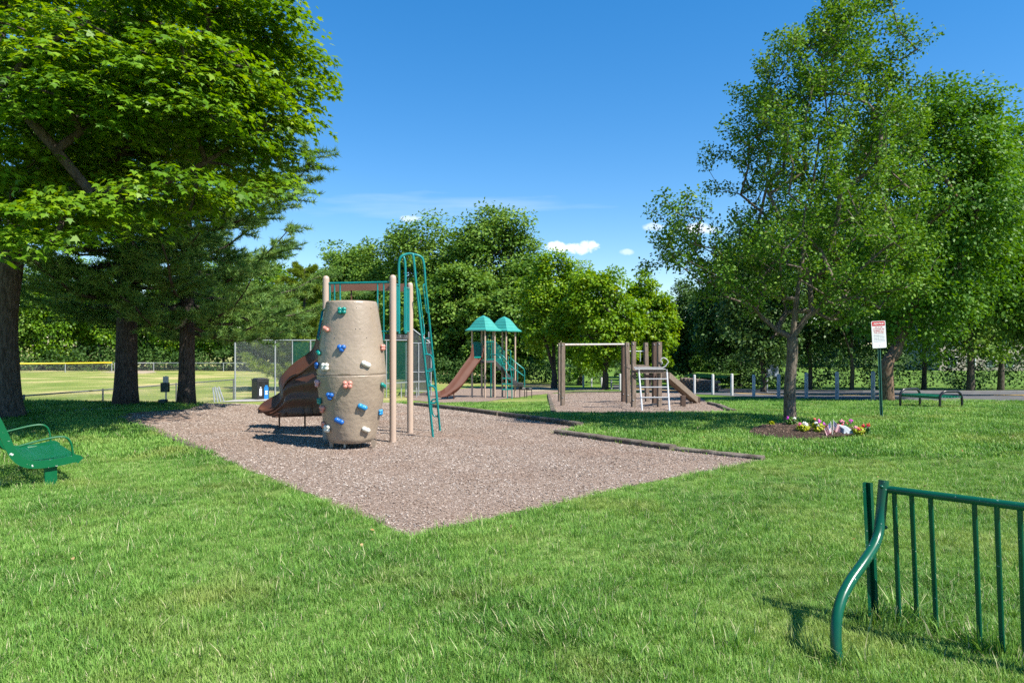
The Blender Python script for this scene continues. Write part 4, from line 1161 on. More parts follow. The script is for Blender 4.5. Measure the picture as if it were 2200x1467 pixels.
# ---------------------------------------------------------------- notice sign
sg = G(1894.5, 898); ys = sg.y
m_signw = mat('sign_white', (0.78, 0.79, 0.82), (0.72, 0.73, 0.77), rough=0.35, scale=4)
m_signr = mat('sign_red', (0.55, 0.010, 0.020), (0.50, 0.010, 0.02), rough=0.4, scale=4)
m_ink = mat('sign_grey_ink', (0.10, 0.12, 0.20), (0.14, 0.16, 0.24), rough=0.5, scale=9)
m_spost = mat('green_channel_steel', (0.010, 0.060, 0.048), (0.016, 0.085, 0.068), rough=0.35, scale=6)
sign = thing('notice_sign', 'white notice sign with red header on a leaning green post', 'sign', sg)
pt_top = P(1886.5, 692, ys); 
dn = (pt_top - sg)
sxv = Vector((1, .02, 0)).normalized(); 
upv = dn.normalized(); nrv = sxv.cross(upv).normalized()         # towards the camera is -Y
if nrv.y > 0: nrv = -nrv
sec = [(a_ * 1.45, b_ * 1.45) for a_, b_ in [(-.026, 0), (-.022, .005), (-.010, .004), (-.008, .022), (.008, .022), (.010, .004), (.022, .005), (.026, 0), (.010, -.003), (.006, .016), (-.006, .016), (-.010, -.003)]]
mb = MB(); rows = [[q + sxv * a_ - nrv * b_ for a_, b_ in sec] for q in (sg - Vector((0, 0, .2)), lerp(sg, pt_top, .5), pt_top)]
mb.loft(rows, closed=True); mb.build('post', m_spost, sign)
# plate
pw, phh = 30.6 / F * ys, 58 / F * ys
ctr = P(1887.3, 718, ys) + nrv * .02
tilt = R(3.2)
px_ = (sxv * math.cos(tilt) + Vector((0, 0, 1)) * math.sin(tilt)).normalized(); py_ = (-sxv * math.sin(tilt) + Vector((0, 0, 1)) * math.cos(tilt)).normalized()
def rrect(w, h, r, z, top_only=False, k=5):
    pts = []
    for (cx_, cy_, a0) in ((w / 2 - r, h / 2 - r, 0), (-w / 2 + r, h / 2 - r, 90), (-w / 2 + r, -h / 2 + r, 180), (w / 2 - r, -h / 2 + r, 270)):
        rr = r
        if top_only and a0 >= 180:
            pts.append((cx_ + (r if a0 == 270 else -r), cy_ - r)); continue
        for j in range(k): 
            a = R(a0 + 90 * j / (k - 1)); pts.append((cx_ + rr * math.cos(a), cy_ + rr * math.sin(a)))
    return [ctr + px_ * a + py_ * b + nrv * z for a, b in pts]
mb = MB(); f_ = rrect(pw, phh, .025, .004); b_ = rrect(pw, phh, .025, -.002); n = len(f_)
mb.add(f_ + b_, [tuple(range(n)), tuple(range(2 * n - 1, n - 1, -1))] + [(i, n + i, n + (i + 1) % n, (i + 1) % n) for i in range(n)])
plate = mb.build('plate', m_signw, sign)
def flat(w, h, cx_, cy_, r, z, name, m, top_only=False):
    global ctr
    keep = ctr; ctr = ctr + px_ * cx_ + py_ * cy_
    mb = MB(); q = rrect(w, h, r, z, top_only); mb.add(q, [tuple(range(len(q)))]); ctr = keep
    return mb.build(name, m, plate)
flat(pw * .90, phh * .165, 0, phh * .40, .018, .0052, 'red_header', m_signr, True)
def text(s, size, cx_, cy_, m, z, shear=0.0, bold=0.0, width=None):
    cu_ = bpy.data.curves.new('lettering', 'FONT'); cu_.body = s; cu_.size = size; cu_.align_x = 'CENTER'; cu_.align_y = 'CENTER'; cu_.shear = shear; cu_.offset = bold; cu_.resolution_u = 2
    to = bpy.data.objects.new('tmp_text', cu_); C.objects.link(to)
    dg = bpy.context.evaluated_depsgraph_get(); dg.update()
    me = bpy.data.meshes.new_from_object(to.evaluated_get(dg))
    bpy.data.objects.remove(to)
    xs = [v.co.x for v in me.vertices]; wid = max(xs) - min(xs)
    k = (width / wid) if width else 1.0
    mb = MB(); mb.add([ctr + px_ * (v.co.x * k + cx_) + py_ * (v.co.y + cy_) + nrv * z for v in me.vertices], [tuple(p_.vertices) for p_ in me.polygons])
    bpy.data.meshes.remove(me)
    return mb.build('lettering', m, plate)
text('NOTICE', .062, 0, phh * .395, m_signw, .0064, .25, .002, pw * .74)
for i, (s, wd) in enumerate((('USE OF THIS', .55), ('PLAYGROUND AND', .80), ('EQUIPMENT IS AT', .74), ('YOUR OWN RISK', .72))):
    text(s, .036, 0, phh * (.265 - .066 * i), m_signr, .0054, 0, .0008, pw * wd)
for i in range(6):          # the small print: too fine to read in the photograph, so only grey word-length strokes
    y_ = phh * (.002 - .052 * i); x_ = -pw * random.uniform(.34, .40); end = pw * random.uniform(.34, .41)
    while x_ < end:
        w_ = random.uniform(.014, .036); w_ = min(w_, end - x_ + .004)
        flat(w_, .0085, x_ + w_ / 2, y_, .001, .0052, 'small_print', m_ink); x_ += w_ + .008
for yy_ in (.43, -.40):
    mb = MB(); mb.blob(ctr + py_ * (phh * yy_) + nrv * .005, (.008, .008, .008), 1); mb.build('bolt', m_galv, plate)

# ---------------------------------------------------------------- bollards along the road
m_bol = mat('grey_bollard', (0.28, 0.29, 0.31), (0.38, 0.39, 0.40), rough=0.55, scale=3)
m_bol_w = mat('white_bollard', (0.50, 0.50, 0.49), (0.42, 0.42, 0.41), rough=0.55, scale=3)
def bollard(px, base, top, w, m, label):
    g = G(px, base); h = (base - top) / F * g.y; r = w / F * g.y / 2
    mb = MB(); mb.lathe([(r, -.1), (r, h - r * .5), (r * .8, h - r * .15), (r * .35, h)], (0, 0, 0), 16)
    t = thing('bollard', label, 'bollard', g, 'bollards along the road')
    mb.v = [(v[0] + g.x, v[1] + g.y, v[2] + g.z) for v in mb.v]
    mb.build('shaft', m, t, smooth=True)
    mb = MB(); mb.lathe([(r * 1.02, h * .70), (r * 1.02, h * .705)], g, 16, False, False); mb.build('seam', m_galv, t)
bl = [(1492, 845.5, 804), (1531.5, 847.5, 803), (1572.5, 850, 802), (1619.5, 852, 804), (1673, 854, 803), (1732.5, 856, 800), (1798.5, 857.5, 798), (1876, 860.5, 797)]
bd = ['pale bollard seen just right of the sloping timber beam', 'pale bollard second right of the sloping timber beam', 'pale bollard third right of the sloping timber beam', 'pale bollard left of the small tree trunk, left of the notice board',
      'grey bollard standing in front of the far notice board', 'grey bollard just right of the small tree trunk', 'grey bollard midway between the small tree and the notice sign', 'grey bollard directly left of the notice sign post']
for i, (q, s) in enumerate(zip(bl, bd)):
    bollard(q[0], q[1], q[2], 5.4 + .42 * i, m_bol_w if i < 4 else m_bol, s)
for q, s in (((1253.5, 831, 806, 4), 'white post under the lime green trees, leftmost of the far posts'), ((1292.5, 830, 810, 3.6), 'white post beside the dark lime tree trunk'), ((1313.5, 836, 815, 3.6), 'dark short post right of the dark lime tree trunk'), ((1332.5, 838, 802, 4.6), 'white post half hidden behind the dark frame post'), ((1271, 831, 812, 3.0), 'short grey post between the two white far posts')):
    bollard(*q, m_bol_w if 'white' in s else m_bol, s)

# ---------------------------------------------------------------- recycling bin, pet waste station, grey rack
bg_ = G(554, 858.5); Yk = bg_.y; kk = F / Yk
bn_ = thing('recycling_bin', 'black twin recycling bin with blue panel on a concrete pad', 'bin', bg_)
m_binb = mat('black_bin', (0.010, 0.0105, 0.013), (0.016, 0.0165, 0.019), rough=0.45, scale=5)
m_blue = mat('recycling_blue', (0.012, 0.16, 0.46), (0.015, 0.19, 0.50), rough=0.4, scale=5)
m_hole = mat('bin_opening', (0.004, 0.004, 0.004), (0.006, 0.006, 0.006), rough=0.9)
fn = Vector((.72, -.69, 0)).normalized(); fx = Vector((.69, .72, 0)).normalized()
wB, dB, hB = 27 / kk, 27 / kk, 42 / kk
cB = bg_ + Vector((0, 14 / kk, 0)) 
mb = MB(); mb.box(cB + Vector((0, 0, hB / 2)), (wB, dB, hB), ax=fx, ay=-fn); mb.build('body', m_binb, bn_, bevel=.03)
mb = MB(); mb.box(cB + Vector((0, 0, hB + .03)), (wB * 1.06, dB * 1.06, .06), ax=fx, ay=-fn); mb.box(cB + Vector((0, 0, hB + .075)), (wB * .8, dB * .9, .05), ax=fx, ay=-fn); mb.build('lid', m_binb, bn_, bevel=.02)
def bface(x, z, w, h, m, name, out=.006):
    mb = MB(); mb.box(cB + fn * (dB / 2 + out) + fx * x * wB + Vector((0, 0, z * hB)), (w * wB, .01, h * hB), ax=fx, ay=-fn); return mb.build(name, m, bn_)
bface(.25, .34, .36, .62, m_blue, 'blue_panel'); bface(.25, .70, .22, .08, m_blue, 'blue_tag')
bface(-.22, .40, .20, .36, m_signw, 'white_label'); bface(-.22, .64, .10, .05, m_signw, 'white_label')
bface(-.22, .84, .22, .13, m_hole, 'opening'); bface(.27, .84, .16, .11, m_hole, 'opening')
for dz_ in (.42, .30): bface(.25, dz_, .20, .07, m_signw, 'recycling_mark', .012)
ws = G(356.5, 868); Yw_ = ws.y; kw = F / Yw_
wst = thing('pet_waste_station', 'small post with grey sign, dark dispenser and low box between the pines', 'waste station', ws)
mb = MB(); mb.tube([ws - Vector((0, 0, .1)), ws + Vector((0, 0, 61 / kw))], .022, 8); mb.build('post', m_galv, wst, smooth=True)
m_dkgreen = mat('dark_green_box', (0.012, 0.035, 0.030), (0.02, 0.05, 0.04), rough=0.5)
mb = MB(); mb.box(P(356, 815, Yw_ - .04), (12 / kw, .015, 14 / kw)); mb.build('sign_plate', m_galv, wst)
mb = MB(); mb.box(P(354.5, 831.5, Yw_ - .08), (16 / kw, .12, 20 / kw)); mb.build('dispenser', m_dkgreen, wst, bevel=.01)
mb = MB(); mb.box(P(350, 862.5, Yw_ - .10), (14 / kw, .2, 10 / kw)); mb.build('low_box', m_dkgreen, wst, bevel=.01)
m_fdark = mat('dark_steel_pipe', (0.10, 0.105, 0.11), (0.15, 0.155, 0.16), rough=0.5, scale=4, metal=.3)
m_dull = mat('dull_grey_steel', (0.22, 0.24, 0.26), (0.30, 0.32, 0.34), rough=0.5, scale=4)
gr = G(466, 864)
br = thing('grey_barrier_bundle', 'bundle of grey metal barrier panels leaning by the fence', 'barriers', gr)
for k in range(4):
    b = G(461 + 4.5 * k, 864 - .2 * k) + Vector((0, .12 * k, 0)); b.z = float(gz(b.x, b.y)); t = P(457.5 + 4.0 * k, 832 - (k % 2) * 2.0, b.y + .1)
    mb = MB(); mb.beam(b - Vector((0, 0, .02)), t, 2.6 / F * b.y, .06, up=(0, 1, .0)); mb.build('panel', m_dull, br, bevel=.01)

# ---------------------------------------------------------------- chain-link fences
m_net = wiremat('chain_link', (0.40, 0.42, 0.43), .06, .085)
m_netd = wiremat('chain_link_dark', (0.16, 0.17, 0.17), .06, .09)
m_screen = wiremat('green_windscreen', (0.30, 0.34, 0.33), .06, .07, (0.005, 0.085, 0.060), .62)
m_grey = wiremat('grey_netting', (0.20, 0.21, 0.22), .05, .12, (0.085, 0.095, 0.10), .55)
m_fence = mat('dull_steel_pipe', (0.30, 0.32, 0.33), (0.40, 0.42, 0.43), rough=0.5, scale=4, metal=.4)
m_fdark = mat('dark_steel_pipe', (0.10, 0.105, 0.11), (0.15, 0.155, 0.16), rough=0.5, scale=4, metal=.3)
def netting(name, a, b, z0a, z1a, z0b, z1b, m, par):
    a, b = Vector(a), Vector(b); L = (Vector((b.x, b.y)) - Vector((a.x, a.y))).length
    off = wloc(par)
    me = bpy.data.meshes.new(name)
    me.from_pydata([(a.x - off.x, a.y - off.y, z0a - off.z), (b.x - off.x, b.y - off.y, z0b - off.z), (b.x - off.x, b.y - off.y, z1b - off.z), (a.x - off.x, a.y - off.y, z1a - off.z)], [], [(0, 1, 2, 3)])
    uv = me.uv_layers.new(name='UVMap')
    for i, c_ in enumerate(((0, z0a), (L, z0b), (L, z1b), (0, z1a))): uv.data[i].uv = c_
    return link_mesh(name, me, m, par)
def fence(label, pts, h, pr, m, mn, name='chain_link_fence', step=3.0, rail_bottom=False, cap=None):
    pts = [Vector(q) for q in pts]
    t = thing(name, label, 'fence', pts[0])
    def part(nm, P_, r, mm=None):
        mb = MB(); mb.tube(P_, r, 8); mb.build(nm, mm or m, t, smooth=True)
    for i in range(len(pts) - 1):
        a, b = pts[i], pts[i + 1]; L = (b - a).length; k = max(1, round(L / step))
        for j in range(k + (1 if i == len(pts) - 2 else 0)):
            q = lerp(a, b, j / k); q = on(q.x, q.y); part('fence_post', [q - Vector((0, 0, .1)), q + Vector((0, 0, h + .05))], pr * 1.25)
        for j in range(k):
            q, w_ = lerp(a, b, j / k), lerp(a, b, (j + 1) / k); q = on(q.x, q.y); w_ = on(w_.x, w_.y)
            part('top_rail', [q + Vector((0, 0, h)), w_ + Vector((0, 0, h))], pr)
            if cap: part('yellow_cap', [q + Vector((0, -.02, h + .04)), w_ + Vector((0, -.02, h + .04))], .09, cap)
            netting('netting', q, w_, q.z + .03, q.z + h, w_.z + .03, w_.z + h, mn, t)
    return t
cz = -1.22
cornr = Vector((-14.1, 35.0, 0))
fence('low dark chain link fence running along the near side of the ball field', [(-22.5, 22.8, 0), (-17.3, 24.2, 0), (-16.3, 27.2, 0), (-14.2, 34.8, 0)], 1.02, .026, m_fdark, m_netd, step=3.2)
m_cap = mat('yellow_fence_cap', (0.72, 0.52, 0.01), (0.62, 0.45, 0.02), rough=0.5)
of = lambda px, Y: (on((px - CX) / F * Y, Y))
fence('outfield fence with yellow cap at the far left edge of the field', [of(-140, 80), of(35, 84), of(140, 88), of(240, 93)], 1.15, .05, m_fence, m_netd, 'outfield_fence', 5.0, cap=m_cap)
fence('plain grey outfield fence behind the backstop', [of(246, 93), of(330, 95), of(480, 94), of(670, 92), of(860, 92)], 1.15, .045, m_fence, m_netd, 'outfield_fence', 5.5)
# backstop: tall panels
tb = thing('backstop_fence', 'tall backstop fence with green windscreen behind the recycling bin', 'fence', on(-14.1, 35.0))
Ybk = 35.0
xsb = [505, 591, 628, 667, 720, 775, 830, 880]
zt = P(0, 730.5, Ybk).z
for px in xsb:
    q = on((px - CX) / F * Ybk, Ybk); mb = MB(); mb.tube([q - Vector((0, 0, .1)), v3(q, zt + .03)], .042 if px in (505, 591, 667) else .03, 10); mb.build('fence_post', m_fence, tb, smooth=True)
for a_, b_ in zip(xsb[:-1], xsb[1:]):
    q, w_ = on((a_ - CX) / F * Ybk, Ybk), on((b_ - CX) / F * Ybk, Ybk)
    mb = MB(); mb.tube([v3(q, zt), v3(w_, zt)], .035, 8); mb.build('top_rail', m_fence, tb, smooth=True)
    netting('windscreen' if a_ >= 628 else 'netting', q, w_, q.z + (.4 if a_ >= 628 else .02), zt - (.08 if a_ >= 628 else 0), w_.z + (.4 if a_ >= 628 else .02), zt - (.08 if a_ >= 628 else 0), m_screen if a_ >= 628 else m_net, tb)
# netted cage at the end of the backstop
cg = on((905 - CX) / F * 36.5, 36.5)
cage = thing('batting_cage', 'grey netted cage with sloping top seen behind the loop ladder', 'cage', cg)
cp_ = [P(884, 702, 36.0), P(926, 737, 36.0), P(884, 737, 36.0)]
def cpt(px, Y): return on((px - CX) / F * Y, Y)
q0, q1, q2, q3 = cpt(872, 36), cpt(926, 36), cpt(926, 40), cpt(872, 40)
ze = P(0, 737, 36).z; zr = P(0, 704, 36).z
for q in (q0, cpt(899, 36), q1, q2, q3):
    mb = MB(); mb.tube([q - Vector((0, 0, .1)), v3(q, ze)], .04, 8); mb.build('cage_post', m_fence, cage, smooth=True)
for a_, b_ in ((q0, q1), (q1, q2), (q2, q3)):
    netting('net_panel', a_, b_, a_.z + .25, ze, b_.z + .25, ze, m_grey, cage)
    for z_ in (ze, lerp(v3(a_, ze), a_, .55).z, a_.z + .25):
        mb = MB(); mb.tube([v3(a_, z_), v3(b_, z_)], .03, 8); mb.build('cage_rail', m_fence, cage, smooth=True)
netting('net_roof', v3(cpt(884, 36), zr), v3(q1, ze), ze, zr, ze, ze + .02, m_grey, cage)
for a_, b_ in ((v3(cpt(884, 36), zr), v3(q1, ze)), (v3(cpt(884, 36), zr), v3(q0, zr - .1))):
    mb = MB(); mb.tube([a_, b_], .03, 8); mb.build('cage_rail', m_fence, cage, smooth=True)
for px in (911, 921):
    q = cpt(px, 36.4); mb = MB(); mb.tube([v3(q, ze - .2), v3(q, P(0, 696 if px < 915 else 712, 36.4).z)], .03, 8); mb.build('net_mast', m_fence, cage, smooth=True)
# players' bench in front of the cage
pb = thing('aluminium_bench', 'long pale metal bench in front of the netted cage', 'bench', cpt(880, 34))
sz = P(0, 823, 34).z
mb = MB(); mb.beam(v3(cpt(830, 34), sz), v3(cpt(926, 34), sz + .12), .28, .05); mb.build('seat', m_galv, pb)
for px in (862, 895, 920):
    q = cpt(px, 34); mb = MB(); mb.tube([q - Vector((0, 0, .05)), v3(q, sz)], .03, 8); mb.build('leg', m_galv, pb, smooth=True)

# ---------------------------------------------------------------- far notice board, retaining wall, house
nb_ = G(1659, 842); Yn = nb_.y * 1.0; 
board = thing('notice_board', 'pale blue grey notice board on two posts beyond the road', 'notice board', nb_)
m_board = mat('pale_board', (0.20, 0.25, 0.30), (0.26, 0.31, 0.36), rough=0.4)
for px in (1648, 1671):
    q = on((px + 10 - CX - 10) / F * Yn, Yn); mb = MB(); mb.tube([q - Vector((0, 0, .1)), v3(q, P(0, 786, Yn).z)], .05, 8); mb.build('post', m_fence, board, smooth=True)
mb = MB(); mb.box(P(1660, 796, Yn - .06), (20 / F * Yn, .05, 22 / F * Yn)); mb.build('panel', m_board, board)
mb = MB(); mb.box(P(1660, 796, Yn - .03), (24 / F * Yn, .06, 26 / F * Yn)); mb.build('frame', m_fence, board)
# retaining wall in courses of blocks, lawn behind it
m_block = mat('brown_wall_block', (0.155, 0.115, 0.095), (0.235, 0.185, 0.155), rough=0.95, scale=2.5, bump=.4, bscale=14)
wl = [G(1467, 838), G(1490, 839), G(1545, 840)]
wall = thing('retaining_wall', 'low brown block retaining wall with lawn on top beyond the road', 'wall', wl[0])
top = P(1490, 809, wl[0].y).z
L = (wl[2] - wl[0]).length
nb2 = 9; nc = 6
bh = (top - wl[0].z) / nc
for c_ in range(nc):
    for k in range(nb2):
        t0 = (k + (.5 if c_ % 2 else 0)) / nb2; q = lerp(wl[0], wl[2], min(1, t0)); 
        mb = MB(); mb.box((q.x, q.y + .15 + random.uniform(-.02, .02), wl[0].z - .05 + bh * (c_ + .5)), (L / nb2 * .96, .4, bh * .93)); mb.build('block', m_block, wall)
mb = MB(); wY = wl[0].y
mb.loft([[P(1462, 808, wY + .3), P(1560, 812, wY + .4)], [P(1480, 803, wY + 2.5), P(1570, 806, wY + 3)], [P(1500, 798, wY + 6), P(1600, 802, wY + 6)]])
tag(mb.build('bank', m_ground), None, None, None, 'structure')
# house glimpsed through the trees at the right
hq = on(66, 96)
hs_ = thing('house', 'beige house with grey roof glimpsed between trees at the right', 'house', hq)
m_siding = mat('beige_siding', (0.34, 0.29, 0.23), (0.38, 0.33, 0.27), rough=0.8, scale=2)
m_shing = mat('grey_shingles', (0.10, 0.10, 0.105), (0.15, 0.15, 0.15), rough=0.9, scale=3)
m_glass = mat('dark_window', (0.02, 0.03, 0.04), (0.03, 0.04, 0.05), rough=0.1)
hz0 = hq.z; hx0, hy0 = hq.x, hq.y
mb = MB(); mb.box((hx0, hy0 + 4, hz0 + 2.4), (12, 8, 5.2)); mb.build('wall', m_siding, hs_)
mb = MB(); mb.add([(hx0 - 6.5, hy0 - .6, hz0 + 5), (hx0 + 6.5, hy0 - .6, hz0 + 5), (hx0 + 6.5, hy0 + 8.6, hz0 + 5), (hx0 - 6.5, hy0 + 8.6, hz0 + 5), (hx0 - 6.5, hy0 + 4, hz0 + 8), (hx0 + 6.5, hy0 + 4, hz0 + 8)], [(0, 1, 5, 4), (2, 3, 4, 5), (1, 2, 5), (3, 0, 4), (3, 2, 1, 0)]); mb.build('roof', m_shing, hs_)
for x_ in (-4, -1.4, 1.4, 4):
    for z_ in (1.3, 3.9):
        mb = MB(); mb.box((hx0 + x_, hy0 - .05, hz0 + z_), (1.1, .12, 1.3)); wdo = mb.build('window', m_signw, hs_)
        mb = MB(); mb.box((hx0 + x_, hy0 - .12, hz0 + z_), (.9, .06, 1.1)); mb.build('pane', m_glass, wdo)

# ---------------------------------------------------------------- memorial bed: flowers, flags, stone
leaf_y = leafmat('flower_leaf_yellow', [(0.20, 0.30, 0.01), (0.42, 0.46, 0.015), (0.60, 0.55, 0.02)], .3)
leaf_g = leafmat('flower_leaf_green', [(0.035, 0.11, 0.015), (0.08, 0.20, 0.03), (0.16, 0.30, 0.04)], .3)
PET = {'white': (0.80, 0.80, 0.78), 'pink': (0.72, 0.08, 0.30), 'red': (0.62, 0.015, 0.03), 'magenta': (0.58, 0.04, 0.50), 'rose': (0.75, 0.25, 0.35), 'coral': (0.75, 0.12, 0.08)}
PM = {k: leafmat('petal_' + k, [tuple(x * .8 for x in v), v], .25) for k, v in PET.items()}
def flower(px, py, w, h, lm, blooms, label):
    g = G(px, py); k = F / g.y; r = w / 2 / k; H = h / k; z0 = bedz(g.x, g.y)
    t = thing('flower_plant', label, 'flowers', (g.x, g.y, z0), 'bedding plants in the memorial bed')
    n = 240
    u = rng.normal(size=(n, 3)); u = unit(u) * (rng.random((n, 1)) ** .5)
    pts = np.array([g.x, g.y, z0 + H * .45]) + u * np.array([r, r, H * .5])
    V = leaf_verts(pts, u + rng.normal(0, .5, (n, 3)) + np.array([.2, -.2, .8]), rng.uniform(.035, .065, n), DIAMOND)
    off = np.array([g.x, g.y, z0])
    link_mesh('foliage', mesh_np('foliage', V - off, 4, rng.random(n)), lm, t)
    for (dx, dyy, colr, s_) in blooms:
        c_ = np.array([g.x + dx / k, g.y - r * .5, z0 + dyy / k])
        s_ *= .62; m_ = 16; d = unit(rng.normal(size=(m_, 3))) * .028 * s_
        V = leaf_verts(c_ + d, d + np.array([0, -.03, .02]), np.full(m_, .045 * s_), OVAL)
        link_mesh('blossom', mesh_np('blossom', V - off, 6, rng.random(m_)), PM[colr], t)
flower(1699, 923, 22, 18, leaf_g, [(-8, 15, 'magenta', 1), (2, 11, 'pink', .8), (6, 13, 'white', 1)], 'green plant with magenta blooms at the foot of the small tree')
flower(1725, 936, 27, 17, leaf_y, [(-9, 15, 'pink', 1), (1, 17, 'white', 1), (5, 14, 'white', 1.1)], 'yellow leaved plant with white blooms, leftmost of the sunny bedding plants')
flower(1758, 937, 26, 20, leaf_y, [(-1, 22, 'magenta', 1.2), (-7, 19, 'white', 1), (-3, 13, 'white', 1), (9, 17, 'magenta', .9)], 'yellow leaved plant with pink and white blooms left of the flags')
flower(1752, 926, 22, 15, leaf_g, [(-4, 15, 'coral', .7), (6, 13, 'coral', .7)], 'dark reddish green plant behind the yellow plants')
flower(1801, 934, 20, 12, leaf_g, [(-2, 11, 'red', .9), (6, 10, 'red', .9), (-8, 9, 'pink', .7)], 'low green plant with red blooms in front of the flags')
flower(1812, 928, 24, 16, leaf_g, [(-6, 14, 'rose', 1.3), (-3, 10, 'rose', 1.1), (4, 10, 'coral', 1), (14, 15, 'magenta', 1.2)], 'plant with rose and coral blooms behind the grey stone')
flower(1845, 939, 26, 16, leaf_y, [(-9, 14, 'rose', 1.2), (-3, 11, 'coral', 1.2), (3, 8, 'rose', 1.2)], 'bushy plant with coral blooms right of the grey stone')
flower(1861, 936, 20, 18, leaf_g, [(-9, 17, 'red', 1.2), (3, 18, 'red', 1.1), (1, 12, 'magenta', 1.2)], 'plant with dark red and violet blooms at the right end of the bed')
flower(1658, 921, 5, 5, leaf_y, [], 'tiny yellow seedling alone on the bare left of the bed')
m_fred = mat('flag_red', (0.55, 0.02, 0.04), (0.48, 0.02, 0.04), rough=.8); m_fwh = mat('flag_white', (0.78, 0.77, 0.76), (0.70, 0.69, 0.70), rough=.8); m_fbl = mat('flag_blue', (0.012, 0.035, 0.17), (0.015, 0.045, 0.20), rough=.8)
m_stick = mat('flag_stick_wood', (0.72, 0.68, 0.60), (0.62, 0.58, 0.50), rough=.7)
def flag(px, base, top, side, label, dyp):
    g = G(px, base); g.y += dyp; k = F / g.y; g.z = bedz(g.x, g.y)
    t = thing('small_flag', label, 'flag', g)
    tp_ = P(px - (1 if side < 0 else -1), top, g.y)
    mb = MB(); mb.tube([g - Vector((0, 0, .02)), tp_], .006, 8); mb.build('stick', m_stick, t, smooth=True)
    mb = MB(); rows = 13; cols = 16; hgt = 19 / k; wid = 17 / k
    vs = []
    for r_ in range(rows + 1):
        for c_ in range(cols + 1):
            u_ = c_ / cols; v_ = r_ / rows
            fold = .03 * math.sin(u_ * 9 + v_ * 2) * u_
            x_ = side * u_ * wid * (.85 - .15 * v_); z_ = tp_.z - .02 - v_ * hgt - u_ * wid * (.75 + .1 * v_)
            vs.append((tp_.x + (g.x - tp_.x) * v_ * .6 + x_, g.y + fold - .02 * u_, z_))
    fs = []
    for r_ in range(rows):
        for c_ in range(cols):
            i = r_ * (cols + 1) + c_; fs.append((i, i + 1, i + cols + 2, i + cols + 1))
    mb.add(vs, fs)
    mb.m = [2 if (r_ < 7 and c_ < 7) else (0 if r_ % 2 == 0 else 1) for r_ in range(rows) for c_ in range(cols)]
    cl = mb.build('cloth', [m_fred, m_fwh, m_fbl], t, smooth='all')
    star = MB()
    for r_ in range(4):
        for c_ in range(4):
            i = (r_ * 2) * (cols + 1) + c_ * 2 - (0 if c_ else -1); q = Vector(vs[max(0, i)]); star.blob(q + Vector((0, -.006, -.006)), (.005, .002, .005), 1)
    star.build('stars', m_fwh, cl)
flag(1785.5, 941, 904, -1, 'nearer small striped flag on a white stick, drooping left', -.06)
flag(1789.5, 938, 900, 1, 'farther small striped flag behind the other, drooping right', .0)
m_stone = mat('grey_stone', (0.22, 0.25, 0.29), (0.42, 0.45, 0.46), rough=.7, scale=9, bump=.3, bscale=30)
sq = G(1818, 938)
kz = F / sq.y
st = MB(); sz0 = bedz(sq.x, sq.y) - .03
tl = [(-12, 2, .02), (-8, 15, .10), (14, 9, .13), (18, 5, .10)]
a_ = [Vector((sq.x - 12 / kz, sq.y - .12, sz0)), Vector((sq.x + 16 / kz, sq.y - .06, sz0)), Vector((sq.x + 17 / kz, sq.y + .25, sz0)), Vector((sq.x - 13 / kz, sq.y + .22, sz0))]
b_ = [Vector((sq.x - 7 / kz, sq.y - .06, sz0 + 13 / kz)), Vector((sq.x + 13 / kz, sq.y - .02, sz0 + 9 / kz)), Vector((sq.x + 13 / kz, sq.y + .24, sz0 + 15 / kz)), Vector((sq.x - 12 / kz, sq.y + .22, sz0 + 20 / kz))]
st.add(a_ + b_, [(3, 2, 1, 0), (4, 5, 6, 7), (0, 1, 5, 4), (1, 2, 6, 5), (2, 3, 7, 6), (3, 0, 4, 7)])
stn = st.build('memorial_stone', m_stone, origin=sq, bevel=.015); tag(stn, 'sloping grey stone marker among the flowers', 'stone')
# ---------------------------------------------------------------- trees
m_bark = mat('grey_bark', (0.045, 0.036, 0.029), (0.135, 0.112, 0.092), rough=0.95, scale=5, spec=0.1, stretch=(5, 5, 1.0), bump=1.0, bscale=5)
m_bark_l = mat('pale_bark', (0.085, 0.066, 0.050), (0.215, 0.180, 0.145), rough=0.95, scale=6, spec=0.1, stretch=(5, 5, 1.2), bump=0.9, bscale=6)
m_bark_p = mat('pine_bark', (0.036, 0.029, 0.025), (0.110, 0.090, 0.078), rough=0.95, scale=7, spec=0.1, stretch=(4, 4, 1.2), bump=1.0, bscale=7)
m_bark_b = mat('brown_bark', (0.075, 0.046, 0.030), (0.23, 0.155, 0.105), rough=0.95, scale=6, spec=0.1, stretch=(5, 5, 1.2), bump=1.0, bscale=6)
L_MAPLE = leafmat('maple_leaf', [(0.050, 0.130, 0.008), (0.095, 0.215, 0.010), (0.165, 0.310, 0.014), (0.290, 0.400, 0.018)], .42, .45, .3)
L_PEAR = leafmat('pear_leaf', [(0.033, 0.095, 0.010), (0.074, 0.172, 0.016), (0.130, 0.258, 0.026), (0.245, 0.350, 0.060)], .30, .5, .15)
L_OAK = leafmat('oak_leaf', [(0.050, 0.125, 0.016), (0.102, 0.205, 0.026), (0.165, 0.285, 0.042), (0.245, 0.355, 0.070)], .34, .5, .2)
L_SHADE = leafmat('shade_leaf', [(0.030, 0.095, 0.010), (0.062, 0.165, 0.014), (0.105, 0.235, 0.022), (0.170, 0.310, 0.035)], .34, .5, .2)
L_LIME = leafmat('lime_leaf', [(0.070, 0.170, 0.006), (0.125, 0.260, 0.008), (0.200, 0.350, 0.012), (0.320, 0.410, 0.018)], .40, .5, .3)
L_DARK = leafmat('dark_leaf', [(0.020, 0.066, 0.012), (0.042, 0.105, 0.020), (0.080, 0.155, 0.032), (0.130, 0.215, 0.050)], .25, .5, .3)
